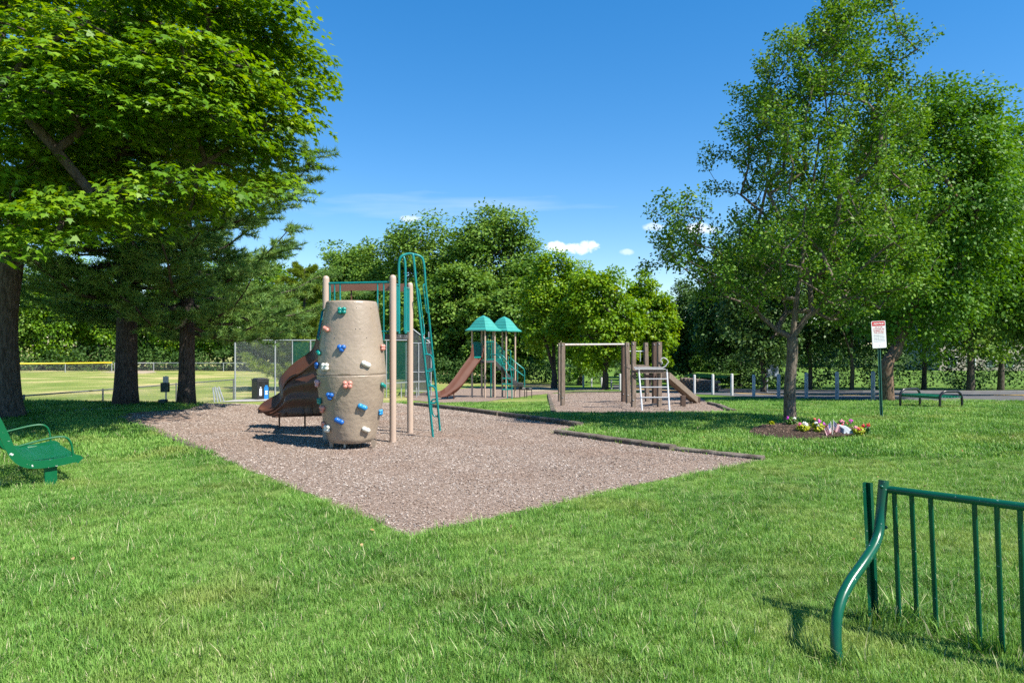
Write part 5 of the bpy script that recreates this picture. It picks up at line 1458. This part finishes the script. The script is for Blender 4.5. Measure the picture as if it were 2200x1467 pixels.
L_PINE = leafmat('pine_needle', [(0.055, 0.140, 0.034), (0.120, 0.240, 0.058), (0.200, 0.340, 0.078), (0.300, 0.420, 0.110)], .36, .5, .3)
L_PINEY = leafmat('yellow_pine_needle', [(0.085, 0.150, 0.014), (0.160, 0.240, 0.020), (0.260, 0.330, 0.030)], .28, .5, .3)

def skeleton(root_pts, root_r, targets, seg=0.6, wob=0.10, bend=0.25, start=1):
    """Grow limbs: each target joins the nearest node of what has grown so far."""
    nodes = [np.array(p, float) for p in root_pts]; par = [-1] + list(range(len(root_pts) - 1))
    fork = np.array(root_pts[start], float)
    order = np.argsort(np.linalg.norm(targets - fork, axis=1))
    ends = []
    for ti in order:
        T = targets[ti]
        A_ = np.array(nodes[start:]); d = np.linalg.norm(A_ - T, axis=1)
        dr = np.linalg.norm(A_ - fork, axis=1)
        cost = d + 0.25 * dr + 1.2 * np.maximum(0, A_[:, 2] - T[2] + 0.1 * d)
        j = int(np.argmin(cost)) + start
        a = nodes[j]; L_ = np.linalg.norm(T - a); k = max(1, int(L_ / seg)); prev = j
        for i in range(1, k + 1):
            t = i / k
            q = a + (T - a) * t + np.array([0, 0, bend * L_ * 0.25 * math.sin(math.pi * t)]) + (rng.normal(0, wob * seg, 3) if i < k else 0)
            nodes.append(q); par.append(prev); prev = len(nodes) - 1
        ends.append(prev)
    cnt = np.zeros(len(nodes))
    for e in ends: cnt[e] += 1
    for i in range(len(nodes) - 1, 0, -1):
        cnt[par[i]] += cnt[i]
    rad = root_r * np.sqrt(np.maximum(cnt, .5) / max(1, len(ends))) ** 0.92
    return np.array(nodes), par, rad, ends
def limbs(nodes, par, rad, rmin, sides=7, skip=0):
    mb = MB()
    for i in range(max(1, skip), len(nodes)):
        j = par[i]
        if j < 0: continue
        a, b = Vector(nodes[j]), Vector(nodes[i])
        if (b - a).length < 1e-4: continue
        r0 = max(rmin, min(rad[j], rad[i] * 1.25)); r1 = max(rmin, rad[i])
        mb.tube([a, b + (b - a) * 0.04], [r0, r1], sides if r0 > .03 else 4, cap=False)
    return mb
def trunk_tube(mb, pts, rs, sides=16, rough=0.05, flare=0.0):
    o = len(mb.v)
    mb.tube(cr(pts, 5), list(np.interp(np.linspace(0, len(pts) - 1, (len(pts) - 1) * 5 + 1), range(len(pts)), rs)), sides)
    n = (len(mb.v) - o)
    for i in range(n):
        ring, k = divmod(i, sides)
        c = Vector((0, 0, 0))
        for q in mb.v[o + ring * sides:o + (ring + 1) * sides][:0]: pass
    base = Vector(pts[0])
    for i in range(n):
        v = Vector(mb.v[o + i]); a = math.atan2(v.y - base.y, v.x - base.x); h = v.z - base.z
        f = 1 + flare * math.exp(-max(0, h) / .35) * (0.6 + 0.4 * math.sin(a * 5 + 1)) + rough * math.sin(a * 7 + h * 1.3) * .5
        if h < 1.6:
            cx_, cy_ = base.x + (v.x - base.x), base.y + (v.y - base.y)
            v.x = base.x + (v.x - base.x) * f; v.y = base.y + (v.y - base.y) * f
        mb.v[o + i] = tuple(v)
def sprays(centres, out, rad, flat_, n, size, shape, up=0.8, droop=0.5, jit=0.55, tone_by=None):
    """Flattened sprays of leaves round each centre; returns vertices and tones."""
    k = len(centres)
    rad = np.broadcast_to(rad, (k,)); 
    u = rng.normal(size=(k, n, 3)); u = u / np.linalg.norm(u, axis=2, keepdims=True) * (rng.random((k, n, 1)) ** 0.45)
    u[:, :, 2] *= flat_
    dxy = np.linalg.norm(u[:, :, :2], axis=2)
    outw = unit(out)
    along = np.sum(u * outw[:, None, :], axis=2)
    u[:, :, 2] -= droop * np.maximum(0, along) * np.abs(along)
    pts = centres[:, None, :] + u * rad[:, None, None]
    nrm = rng.normal(0, jit, (k, n, 3)) + np.array([0, 0, up]) + outw[:, None, :] * 0.45 + u * 0.3
    tip = outw[:, None, :] * 0.6 + u * 0.8 + rng.normal(0, .45, (k, n, 3)) + np.array([0, 0, -.25])
    ct = rng.random(k)
    tone = np.clip(ct[:, None] * 0.45 + rng.random((k, n)) * 0.55, 0, 1)
    sz = rng.uniform(.7, 1.25, (k * n)) * np.repeat(np.broadcast_to(size, (k,)), n)
    V = leaf_verts(pts.reshape(-1, 3), nrm.reshape(-1, 3), sz, shape, tip.reshape(-1, 3))
    return V, tone.reshape(-1)
def crown_obj(tree, parts, shape_n, m, name='crown'):
    V = np.concatenate([p[0] for p in parts]); T = np.concatenate([p[1] for p in parts])
    off = np.array(wloc(tree))
    return link_mesh(name, mesh_np(name, V - off, shape_n, T), m, tree)
def lobed(n, c, r, shell=0.55, lobes=9, seed=0, zmin=None, solid=1.0):
    """Points filling a crown made of overlapping lobes, denser towards the outside."""
    rg = np.random.default_rng(seed)
    c = np.array(c, float); r = np.array(r, float)
    lc = unit(rg.normal(size=(lobes, 3))) * 0.55; lr = rg.uniform(.44, .62, lobes) * solid
    lc = np.concatenate([lc, [[0, 0, 0]]]); lr = np.concatenate([lr, [.75]])
    out = []
    while sum(len(o) for o in out) < n:
        i = rg.integers(0, lobes + 1, n); d = unit(rg.normal(size=(n, 3)))
        q = lc[i] + d * (lr[i] * (shell + (1 - shell) * rg.random(n)))[:, None]
        inside = np.zeros(n, bool)
        for j in range(lobes + 1):
            inside |= (np.linalg.norm(q - lc[j], axis=1) < lr[j] * shell * .9)
        q = q[~inside | (rg.random(n) < .18)]
        if zmin is not None: q = q[c[2] + q[:, 2] * r[2] > zmin]
        out.append(q)
    q = np.concatenate(out)[:n]
    return c + q * r, unit(q * np.array([1, 1, 1.2]))

# --- big maple at the left
tb0 = G(4, 897)
maple = thing('maple_tree', 'large maple with dark trunk spreading over the upper left of the view', 'tree', tb0)
rng = np.random.default_rng(5)
YM = tb0.y
mc = np.array([tb0.x + .35, YM - .3, 8.0])
n1 = 460
cen_, outd = lobed(n1, mc, (7.4, 6.0, 5.6), .70, 12, 4, zmin=3.0)
rg = np.random.default_rng(14)
bough = []
# visible face of the crown: layered sprays, stepping out towards the right
tries = 0
while len(bough) < 84 and tries < 9000:
    tries += 1
    x, y = rg.uniform(-40, 712), rg.uniform(-60, 520)
    lim = np.interp(x, [-40, 150, 300, 420, 520, 600, 655, 700, 712], [540, 520, 480, 460, 430, 410, 375, 215, 165])
    top_ = np.interp(x, [600, 690, 712], [-80, 60, 150])
    if y > lim or y < top_: continue
    front = YM - 4.6 + 3.2 * ((x - 180) / 520) ** 2
    Yq = front + rg.random() ** 1.6 * 4.2
    if any(abs(x - q[0]) < 74 and abs(y - q[1]) < 52 for q in bough) : continue
    bough.append((x, y, Yq))
ex, exo = [], []
for x, y, Yq in bough:               # each bough: a drooping dome of sprays
    c0 = np.array([(x - CX) / F * Yq, Yq, EYE - (y - CY) / F * Yq]); o0_ = unit((c0 - np.array([tb0.x, YM, 5.5]))[None])[0]
    Rb = rg.uniform(.75, 1.15)
    for q in range(9):
        a = q * 2.4 + rg.uniform(0, .5); d = Rb * math.sqrt((q + .4) / 9)
        ex.append(c0 + np.array([d * math.cos(a), d * math.sin(a), -.42 * d * d / Rb + rg.normal(0, .05)])); exo.append(o0_ * .6 + np.array([math.cos(a), math.sin(a), 0]) * .7)
ex = np.array(ex); exo = np.array(exo)
cen_ = np.concatenate([cen_, ex]); outd = np.concatenate([outd, unit(exo)])
pxs = cen_[:, 0] / np.maximum(cen_[:, 1], 1) * F + CX; pys = CY - (cen_[:, 2] - EYE) / np.maximum(cen_[:, 1], 1) * F
lim = np.interp(pxs, [-200, 0, 150, 300, 420, 520, 600, 655, 700], [560, 530, 515, 480, 460, 430, 400, 365, 215])
k_ = ((np.arange(len(cen_)) >= n1) | (cen_[:, 1] > YM - 1.6) | (pys < -70)) & (pys < lim) & (pxs < np.interp(pys, [-300, 0, 60, 150, 220, 330, 380, 420], [560, 640, 675, 700, 660, 650, 625, 560])) & (cen_[:, 1] > 7.5)
cen_, outd = cen_[k_], outd[k_]; pxs, pys = pxs[k_], pys[k_]
leadA = [tb0 - Vector((0, 0, .2)), P(-2, 800, YM), P(-3, 680, YM), P(10, 580, YM), P(32, 500, YM), P(66, 400, YM + .2), P(92, 250, YM + .4), P(118, 60, YM + .5), P(140, -150, YM + .6)]
leadB = [P(14, 600, YM), P(-12, 500, YM + .1), P(-40, 380, YM + .2), P(-30, 200, YM + .4), P(10, 20, YM + .8), P(20, -150, YM + 1)]
leadC = [P(40, 500, YM), P(110, 440, YM - .5), P(215, 370, YM - 1.0), P(330, 230, YM - 1.4), P(430, 80, YM - 1.3), P(520, -10, YM - 1.2)]
leadD = [P(66, 400, YM + .2), P(160, 280, YM - .2), P(200, 130, YM - .2), P(235, -40, YM - .2)]
leadE = [P(110, 440, YM - .5), P(260, 425, YM - 1.6), P(400, 370, YM - 2.2), P(520, 300, YM - 2.2)]
leads = [leadA, leadB, leadC, leadD, leadE]
seed_pts = [tuple(q) for ld in leads for q in cr(ld, 3)]
nd0 = len(seed_pts)
nodes = [np.array(q) for q in seed_pts]; par = [-1] * nd0
sel = rng.permutation(len(cen_))[:230]
ends = []
for T in cen_[sel]:
    A_ = np.array(nodes); okz = A_[:, 2] > 2.8
    cost = np.linalg.norm(A_ - T, axis=1) + np.where(okz, 0, 99) + 1.0 * np.maximum(0, A_[:, 2] - T[2])
    j_ = int(np.argmin(cost)); a = nodes[j_]; L_ = np.linalg.norm(T - a); kq = max(2, int(L_ / .6)); prev = j_
    for i in range(1, kq + 1):
        t = i / kq
        nodes.append(a + (T - a) * t + np.array([0, 0, .12 * L_ * math.sin(math.pi * t)]) + rng.normal(0, .05, 3)); par.append(prev); prev = len(nodes) - 1
    ends.append(prev)
cnt = np.zeros(len(nodes))
for e in ends: cnt[e] += 1
for i in range(len(nodes) - 1, nd0 - 1, -1): cnt[par[i]] += cnt[i]
rad = np.minimum(.085, .016 * np.sqrt(np.maximum(cnt, 1)) * 1.2)
mb = limbs(np.array(nodes), par, rad, .011, 7, nd0)
trunk_tube(mb, [tuple(q) for q in leadA], [.45, .385, .37, .35, .24, .19, .16, .12, .09], 20, .06, .38)
for ld, r0, r1 in ((leadB, .24, .08), (leadC, .17, .05), (leadD, .12, .05), (leadE, .10, .03)):
    mb.tube(cr(ld, 4), list(np.linspace(r0, r1, (len(ld) - 1) * 4 + 1)), 12)
mb.build('trunk', m_bark, maple, smooth='all')
vis = (pxs > -60) & (pys > -70)
parts = [sprays(cen_[vis], outd[vis], rng.uniform(.45, .85, vis.sum()), .20, 88, .114, MAPLE, 1.25, .55, .42),
         sprays(cen_[~vis], outd[~vis], .95, .30, 27, .20, MAPLE, 1.0, .5, .5)]
crown_obj(maple, parts, 10, L_MAPLE)

# --- small tree above the memorial bed
pb0 = G(1699, 914)
pear = thing('small_tree', 'small airy tree with glossy leaves above the memorial bed', 'tree', (pb0.x, pb0.y, bedz(pb0.x, pb0.y) - .02))
Yt = pb0.y
OUT = [(1790, -30), (1845, -35), (1900, 20), (1945, 90), (1965, 140), (1960, 240), (1952, 330), (1968, 450), (1985, 560), (1950, 640), (1890, 680), (1800, 690), (1730, 668), (1640, 680), (1560, 655), (1480, 600), (1415, 575), (1400, 530), (1395, 470), (1450, 438), (1490, 470), (1540, 462), (1560, 540), (1600, 520), (1640, 440), (1610, 380), (1580, 350), (1552, 295), (1590, 250), (1605, 215), (1625, 135), (1690, 150), (1700, 70), (1755, 60)]
rg = np.random.default_rng(8)
T_ = []
while len(T_) < 620:
    x, y = rg.uniform(1390, 2075), rg.uniform(-40, 692)
    if not inpoly(np.array([x]), np.array([y]), OUT)[0]: continue
    # depth of the crown from its width at that height
    hw = np.interp(y, [-40, 60, 200, 350, 450, 560, 690], [.5, 1.0, 1.7, 2.2, 2.3, 2.4, 1.2])
    edge = min(1.0, min(abs(x - 1395), abs(1990 - x)) / 180)
    dy_ = rg.uniform(-1, 1) * hw * (.3 + .7 * edge)
    Yq = Yt + dy_
    z = EYE - (y - CY) / F * Yt; X = (x - CX) / F * Yt
    T_.append((X, Yq, z))
T_ = np.array(T_)
fork = P(1703, 725, Yt)
rootp = [tuple(Vector((pb0.x, pb0.y, pb0.z - .1))), tuple(P(1697, 840, Yt)), tuple(P(1702, 770, Yt)), tuple(fork), tuple(P(1712, 640, Yt)), tuple(P(1735, 480, Yt)), tuple(P(1760, 300, Yt + .1))]
rng = np.random.default_rng(6)
nodes, par, rad, ends = skeleton(rootp, .105, T_, .38, .10, .12, 3)
rad = np.where(np.arange(len(rad)) > 6, np.minimum(rad, .055), rad)
mb = limbs(nodes, par, rad, .0055, 7, 4)
trunk_tube(mb, rootp[:4], [.125, .112, .105, .105], 16, .05, .16)
# twigs and leaves: short upright shoots at every limb end
shoot_c, shoot_d = [], []
for i in range(len(nodes)):
    if rad[i] < .022 and i > 6:
        d = nodes[i] - nodes[par[i]]
        shoot_c.append(nodes[i]); shoot_d.append(unit(d[None])[0])
shoot_c = np.array(shoot_c); shoot_d = np.array(shoot_d)
for e in ends[::1]:
    d = unit((nodes[e] - nodes[par[e]])[None])[0] * .6 + np.array([0, 0, .5]) + rng.normal(0, .2, 3)
    a = Vector(nodes[e]); b = a + Vector(unit(d[None])[0]) * rng.uniform(.2, .45)
    mb.tube([a, lerp(a, b, .5) + Vector(rng.normal(0, .02, 3)), b], [.006, .0045, .003], 4, cap=False)
    for t in (.35, .7, 1.0):
        shoot_c = np.concatenate([shoot_c, [np.array(lerp(a, b, t))]]); shoot_d = np.concatenate([shoot_d, [unit(d[None])[0]]])
mb.build('trunk', m_bark_l, pear, smooth='all')
crown_obj(pear, [sprays(shoot_c, shoot_d, .20, .9, 30, .064, OVAL, .6, .1, .75)], 6, L_PEAR)

# --- white pines behind the pit
def pine(base, H, label, seed, rmax, z0, lm=L_PINE, nb=54, tr=.25, name='pine_tree', dens=1.0, nl=.17):
    rg = np.random.default_rng(seed)
    t = thing(name, label, 'tree', base)
    mb = MB(); b = Vector(base)
    trunk_tube(mb, [tuple(b - Vector((0, 0, .15))), tuple(b + Vector((.03, 0, H * .25))), tuple(b + Vector((-.06, .05, H * .6))), tuple(b + Vector((0, 0, H)))], [tr * 1.12, tr * .92, tr * .55, .03], 14, .06, .22)
    tc_, td_ = [], []
    for k in range(nb):
        f = (k + rg.random()) / nb
        z = z0 + (H - z0) * f ** 1.1
        az = k * 2.4 + rg.normal(0, .35)
        L_ = rmax * (1 - ((z - z0) / (H - z0)) ** 1.9 * .82) * rg.uniform(.7, 1.1)
        rise = rg.uniform(.10, .42) - .22 * (1 - f)
        d0 = np.array([math.cos(az), math.sin(az), 0])
        pts = []
        n_ = 8
        for i in range(n_ + 1):
            s = i / n_
            pts.append(np.array(b) + np.array([0, 0, z]) + d0 * L_ * s + np.array([0, 0, L_ * (rise * s + .12 * s * s - .10 * math.sin(math.pi * s))]) + (rg.normal(0, .04, 3) if 0 < i else 0))
        r0 = tr * .28 * (1 - f * .6)
        mb.tube([Vector(q) for q in pts], [r0 * (1 - .9 * i / n_) + .006 for i in range(n_ + 1)], 6, cap=False)
        for i in range(2, n_ + 1):
            for sgn in (-1, 1):
                for rep in range(3):
                    if f < .38 and rg.random() < (.5 if seed == 21 else .08): continue
                    side = np.array([-d0[1], d0[0], 0]) * sgn
                    ln = L_ * .30 * (1 - .45 * i / n_) * rg.uniform(.5, 1.2)
                    dd = unit((side * rg.uniform(.5, 1) + d0 * rg.uniform(.4, .9) + np.array([0, 0, rg.uniform(-.12, .55)]))[None])[0]
                    m_ = max(2, int(ln / .17 * dens))
                    p0 = pts[i] + rg.normal(0, .05, 3)
                    mb.tube([Vector(p0), Vector(p0 + dd * ln)], [.010, .004], 3, cap=False)
                    for q in range(m_):
                        tc_.append(p0 + dd * ln * (q + 1) / m_); td_.append(dd)
        tc_.append(pts[-1]); td_.append(d0)
    mb.build('trunk', m_bark_p, t, smooth='all')
    tc_ = np.array(tc_); td_ = np.array(td_); k = len(tc_); n = 38
    dirs = unit(rg.normal(0, .62, (k, n, 3)) + td_[:, None, :] * .75 + np.array([0, 0, .32]))
    pts = np.repeat(tc_[:, None, :], n, 1) - td_[:, None, :] * rg.uniform(0, .16, (k, n, 1))
    nr = rg.normal(size=(k * n, 3))
    sz = rg.uniform(.75, 1.2, k * n) * nl
    nee = NEEDLE.copy(); nee[:, 0] *= 1.25
    V = leaf_verts(pts.reshape(-1, 3), nr, sz, nee, dirs.reshape(-1, 3))
    tone = np.clip(np.repeat(rg.random(k), n) * .55 + rg.random(k * n) * .45, 0, 1)
    crown_obj(t, [(V, tone)], 3, lm)
    return t
g1, g2 = G(270, 869), G(400, 867)
rng = np.random.default_rng(12)
pine(g1, 11.0, 'white pine with thick dark trunk, left of the two pines', 21, 4.2, 2.6, nb=42, tr=.27)
pine(g2, 12.5, 'white pine with slimmer trunk, right of the two pines', 22, 4.7, 2.0, nb=84, tr=.205)
gq = G(-120, 872)
pine(on((655 - CX) / F * 44, 44), 7.8, 'yellow green young pine behind the backstop near the tower slide', 24, 3.6, .5, L_PINEY, 44, .15, 'young_pine', .7, .24)

# --- broadleaf trees of the middle and far distance
def broadleaf(name, label, px, Y, top, hw, low, lm, seed, n=240, leaves=62, ls=.26, cr_=1.0, tr=.25, group=None, trunk_px=None, depth=.8, shape=DIAMOND, bark=None, lobes=9, base=None, solid=1.0):
    global rng
    rng = np.random.default_rng(seed)
    b = Vector(base) if base is not None else on(((trunk_px or px) - CX) / F * Y, Y)
    t = thing(name, label, 'tree', b, group)
    zt = P(0, top, Y).z; zl = P(0, low, Y).z; rx = hw / F * Y
    c = np.array([(px - CX) / F * Y, Y, (zt + zl) / 2]); r = (rx * 1.08, rx * depth, (zt - zl) / 2 * 1.08)
    cen, od = lobed(n, c, r, .55, lobes, seed + 50, None, solid)
    mb = MB()
    m1 = np.array([b.x + (c[0] - b.x) * .6, b.y + (c[1] - b.y) * .6, zl + (zt - zl) * .45])
    rp_ = [tuple(b - Vector((0, 0, .15))), tuple(b + Vector((0.02 * Y / 20, 0, (zl - b.z) * .5 + .4))), (b.x + (c[0] - b.x) * .3, b.y + (c[1] - b.y) * .3, max(zl, b.z + .8) + .2), tuple(m1)]
    sel = rng.permutation(n)[:46]
    nodes, par, rad, ends = skeleton(rp_[1:], tr * .8, c + (cen[sel] - c) * .78, 1.2, .1, .2, 1)
    mb = limbs(nodes, par, rad, .018, 6)
    trunk_tube(mb, rp_, [tr * 1.15, tr * .95, tr * .8, tr * .4], 10, .06, .25)
    mb.build('trunk', bark or m_bark, t, smooth='all')
    rr = cr_ * (rx + (zt - zl) / 2) / 2 * .23
    parts = [sprays(cen, od, rng.uniform(.75, 1.3, n) * rr, .62, leaves, ls, shape, .75, .35, .6)]
    crown_obj(t, parts, len(shape), lm)
    return t
# right-hand maple behind the sign
rb0 = G(1906, 862)
broadleaf('shade_tree', 'broad shade tree with thick brown trunk behind the notice sign', 1990, rb0.y + .8, 172, 235, 745, L_SHADE, 31, 640, 110, .135, .72, .21, None, 1906, .75, DIAMOND, m_bark_b, 14, base=rb0)
broadleaf('shade_tree', 'tall leafy tree filling the right edge of the view', 2215, 29, 285, 150, 735, L_SHADE, 32, 420, 95, .17, .8, .28, None, 2250, .8, DIAMOND, m_bark, 11)
GW = 'trees along the far side of the road'
for (px, Y, tp, hw, lw, tr, sd, lb) in [(1640, 37, 470, 90, 800, .22, 33, 'dark leafy tree hanging low above the far notice board'), (1740, 42, 420, 100, 770, .20, 34, 'dark tree behind the small tree, beyond the road'), (1830, 40, 400, 95, 775, .18, 35, 'dark tree beyond the road between small tree and sign'),
                             (1985, 43, 380, 95, 765, .22, 36, 'leafy tree beyond the road left of the backless bench hoops'), (2085, 38, 400, 90, 770, .30, 37, 'tree with stout dark trunk beyond the road, above the bench'), (2150, 40, 420, 85, 765, .26, 38, 'tree with dark trunk beyond the road, near the right edge'), (2260, 41, 400, 110, 770, .25, 39, 'tree beyond the road cut by the right edge')]:
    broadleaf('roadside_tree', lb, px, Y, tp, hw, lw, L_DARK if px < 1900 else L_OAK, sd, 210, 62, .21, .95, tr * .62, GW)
GM = 'big oaks beyond the far playset'
for (px, Y, tp, hw, lw, sd, lb) in [(1050, 70, 466, 105, 770, 41, 'tallest oak in the middle, above the green roofs'), (930, 73, 478, 105, 770, 42, 'tall oak left of the middle one, behind the loop ladder'), (840, 78, 512, 85, 770, 43, 'oak behind the barrel tower'), (745, 82, 548, 85, 775, 48, 'oak above the left tower post'), (1130, 66, 562, 62, 780, 44, 'lower oak to the right of the green roofs'), (975, 64, 590, 90, 800, 45, 'low shrubby tree between the loop ladder and the green roofs'), (1080, 61, 630, 80, 802, 46, 'low shrubby tree right behind the green roofs'), (895, 68, 610, 70, 795, 47, 'low shrubby tree behind the netted cage')]:
    broadleaf('oak_tree', lb, px, Y, tp, hw, lw, L_OAK, sd, 400, 80, .34, 1.0, .32, GM, depth=.7, lobes=18, solid=1.12)
GL = 'lime green trees behind the timber frame'
for (px, Y, tp, hw, lw, sd, lb) in [(1190, 48, 538, 70, 800, 51, 'yellow topped lime green tree right of the green roofs'), (1300, 45, 552, 82, 800, 52, 'lime green tree with dark trunk above the overhead bar'), (1392, 47, 592, 60, 800, 53, 'lime green tree above the white pipe ladder'), (1245, 54, 560, 65, 805, 54, 'lime green tree behind and between its neighbours')]:
    broadleaf('lime_tree', lb, px, Y, tp, hw, lw, L_LIME, sd, 260, 64, .22, .80, .20, GL, bark=m_bark_p, lobes=15, solid=.86)
for (px, Y, tp, hw, lw, sd, lb) in [(1485, 62, 605, 70, 815, 61, 'dark green tree above the retaining wall'), (1590, 50, 490, 75, 815, 62, 'tall dark evergreen left of the small tree'), (1545, 58, 590, 60, 825, 63, 'dark tree between the retaining wall tree and the evergreen'), (1425, 70, 610, 60, 815, 64, 'dark tree behind the right lime green tree')]:
    broadleaf('dark_tree', lb, px, Y, tp, hw, lw, L_DARK, sd, 240, 64, .27, .95, .2, 'dark trees beyond the road bend', lobes=10)
broadleaf('shrub', 'rounded pale green shrub above the retaining wall', 1507, 49.5, 762, 24, 806, L_OAK, 66, 60, 50, .16, 1.0, .06)
GF = 'trees of the wood behind the ball field'
far_list = [(705, 88, 540, 75), (775, 86, 535, 62), (630, 92, 545, 70), (560, 97, 560, 60), (480, 99, 555, 65), (395, 100, 548, 70), (305, 101, 552, 65), (215, 100, 545, 70), (125, 99, 552, 65), (40, 98, 545, 75), (-60, 97, 540, 80)]
ordn = ['first', 'second', 'third', 'fourth', 'fifth', 'sixth', 'seventh', 'eighth', 'ninth', 'tenth', 'eleventh']
for i, (px, Y, tp, hw) in enumerate(far_list):
    broadleaf('woodland_tree', 'tree at the wood edge behind the ball field, %s leftwards from the tower' % ordn[i], px, Y + 3, tp, hw, 775, L_MAPLE if i % 3 else L_OAK, 70 + i, 170, 60, .44, 1.0, .22, GF)
# the wood behind, read only as one mass
rng = np.random.default_rng(99)
nW = 1500
Xw = rng.uniform(-125, 125, nW); Yw2 = rng.uniform(108, 124, nW)
hmax = 10.5 + 3.0 * np.sin(Xw * .21) + 1.6 * np.sin(Xw * .53 + 2)
hmax = np.where(Xw > 5, hmax - 2.0, hmax)
Zw = gz(Xw, Yw2) + rng.random(nW) ** .7 * hmax + .6
V, T = sprays(np.stack([Xw, Yw2, Zw], 1), np.stack([np.zeros(nW), -np.ones(nW), np.full(nW, .6)], 1), 1.8, .8, 60, .75, DIAMOND, .7, .3, .6)
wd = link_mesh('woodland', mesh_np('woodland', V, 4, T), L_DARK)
tag(wd, 'continuous wood closing the view behind the ball field', 'woodland', None, 'stuff')
# shrubs and undergrowth along the wood edge and beyond the road
segs = [((-75, 8), (96, 104), 330, 2.8, 1.1, .40), ((-9, 13), (57, 61), 150, 1.7, .7, .24), ((14, 30), (46, 52), 80, 2.0, .7, .20), ((28, 66), (44, 58), 90, 2.2, .7, .20)]
VV, TT = [], []
for (x0, x1), (y0, y1), n_, hh, rr_, ls_ in segs:
    Xu = rng.uniform(x0, x1, n_); Yu = rng.uniform(y0, y1, n_); hU = rng.random(n_) * hh + .25
    V, T = sprays(np.stack([Xu, Yu, gz(Xu, Yu) + hU], 1), np.stack([np.zeros(n_), -np.ones(n_), np.full(n_, .6)], 1), rr_, .8, 46, ls_, DIAMOND, .7, .3, .6)
    VV.append(V); TT.append(T)
kq = rng.integers(0, 30, 230); aw = np.array(rf)[kq]; bw = np.array(rn)[kq]
dw = unit(aw - bw); Xu, Yu = (aw + dw * rng.uniform(6, 14, (230, 1)) + rng.normal(0, .8, (230, 2))).T
V, T = sprays(np.stack([Xu, Yu, gz(Xu, Yu) + rng.random(230) ** 1.3 * 2.4 + .2], 1), np.stack([np.zeros(230), -np.ones(230), np.full(230, .6)], 1), .6, .8, 46, .17, DIAMOND, .7, .3, .6)
VV.append(V); TT.append(T)
ug = link_mesh('undergrowth', mesh_np('undergrowth', np.concatenate(VV), 4, np.concatenate(TT)), leafmat('brush_leaf_shade_toned', [(0.014, 0.045, 0.008), (0.030, 0.075, 0.014), (0.055, 0.115, 0.022), (0.095, 0.165, 0.035)], .25, .6, .15))  # leaf colours darkened to stand in for shade under the canopy
tag(ug, 'low brush along the wood edge and beyond the road', 'undergrowth', None, 'stuff')
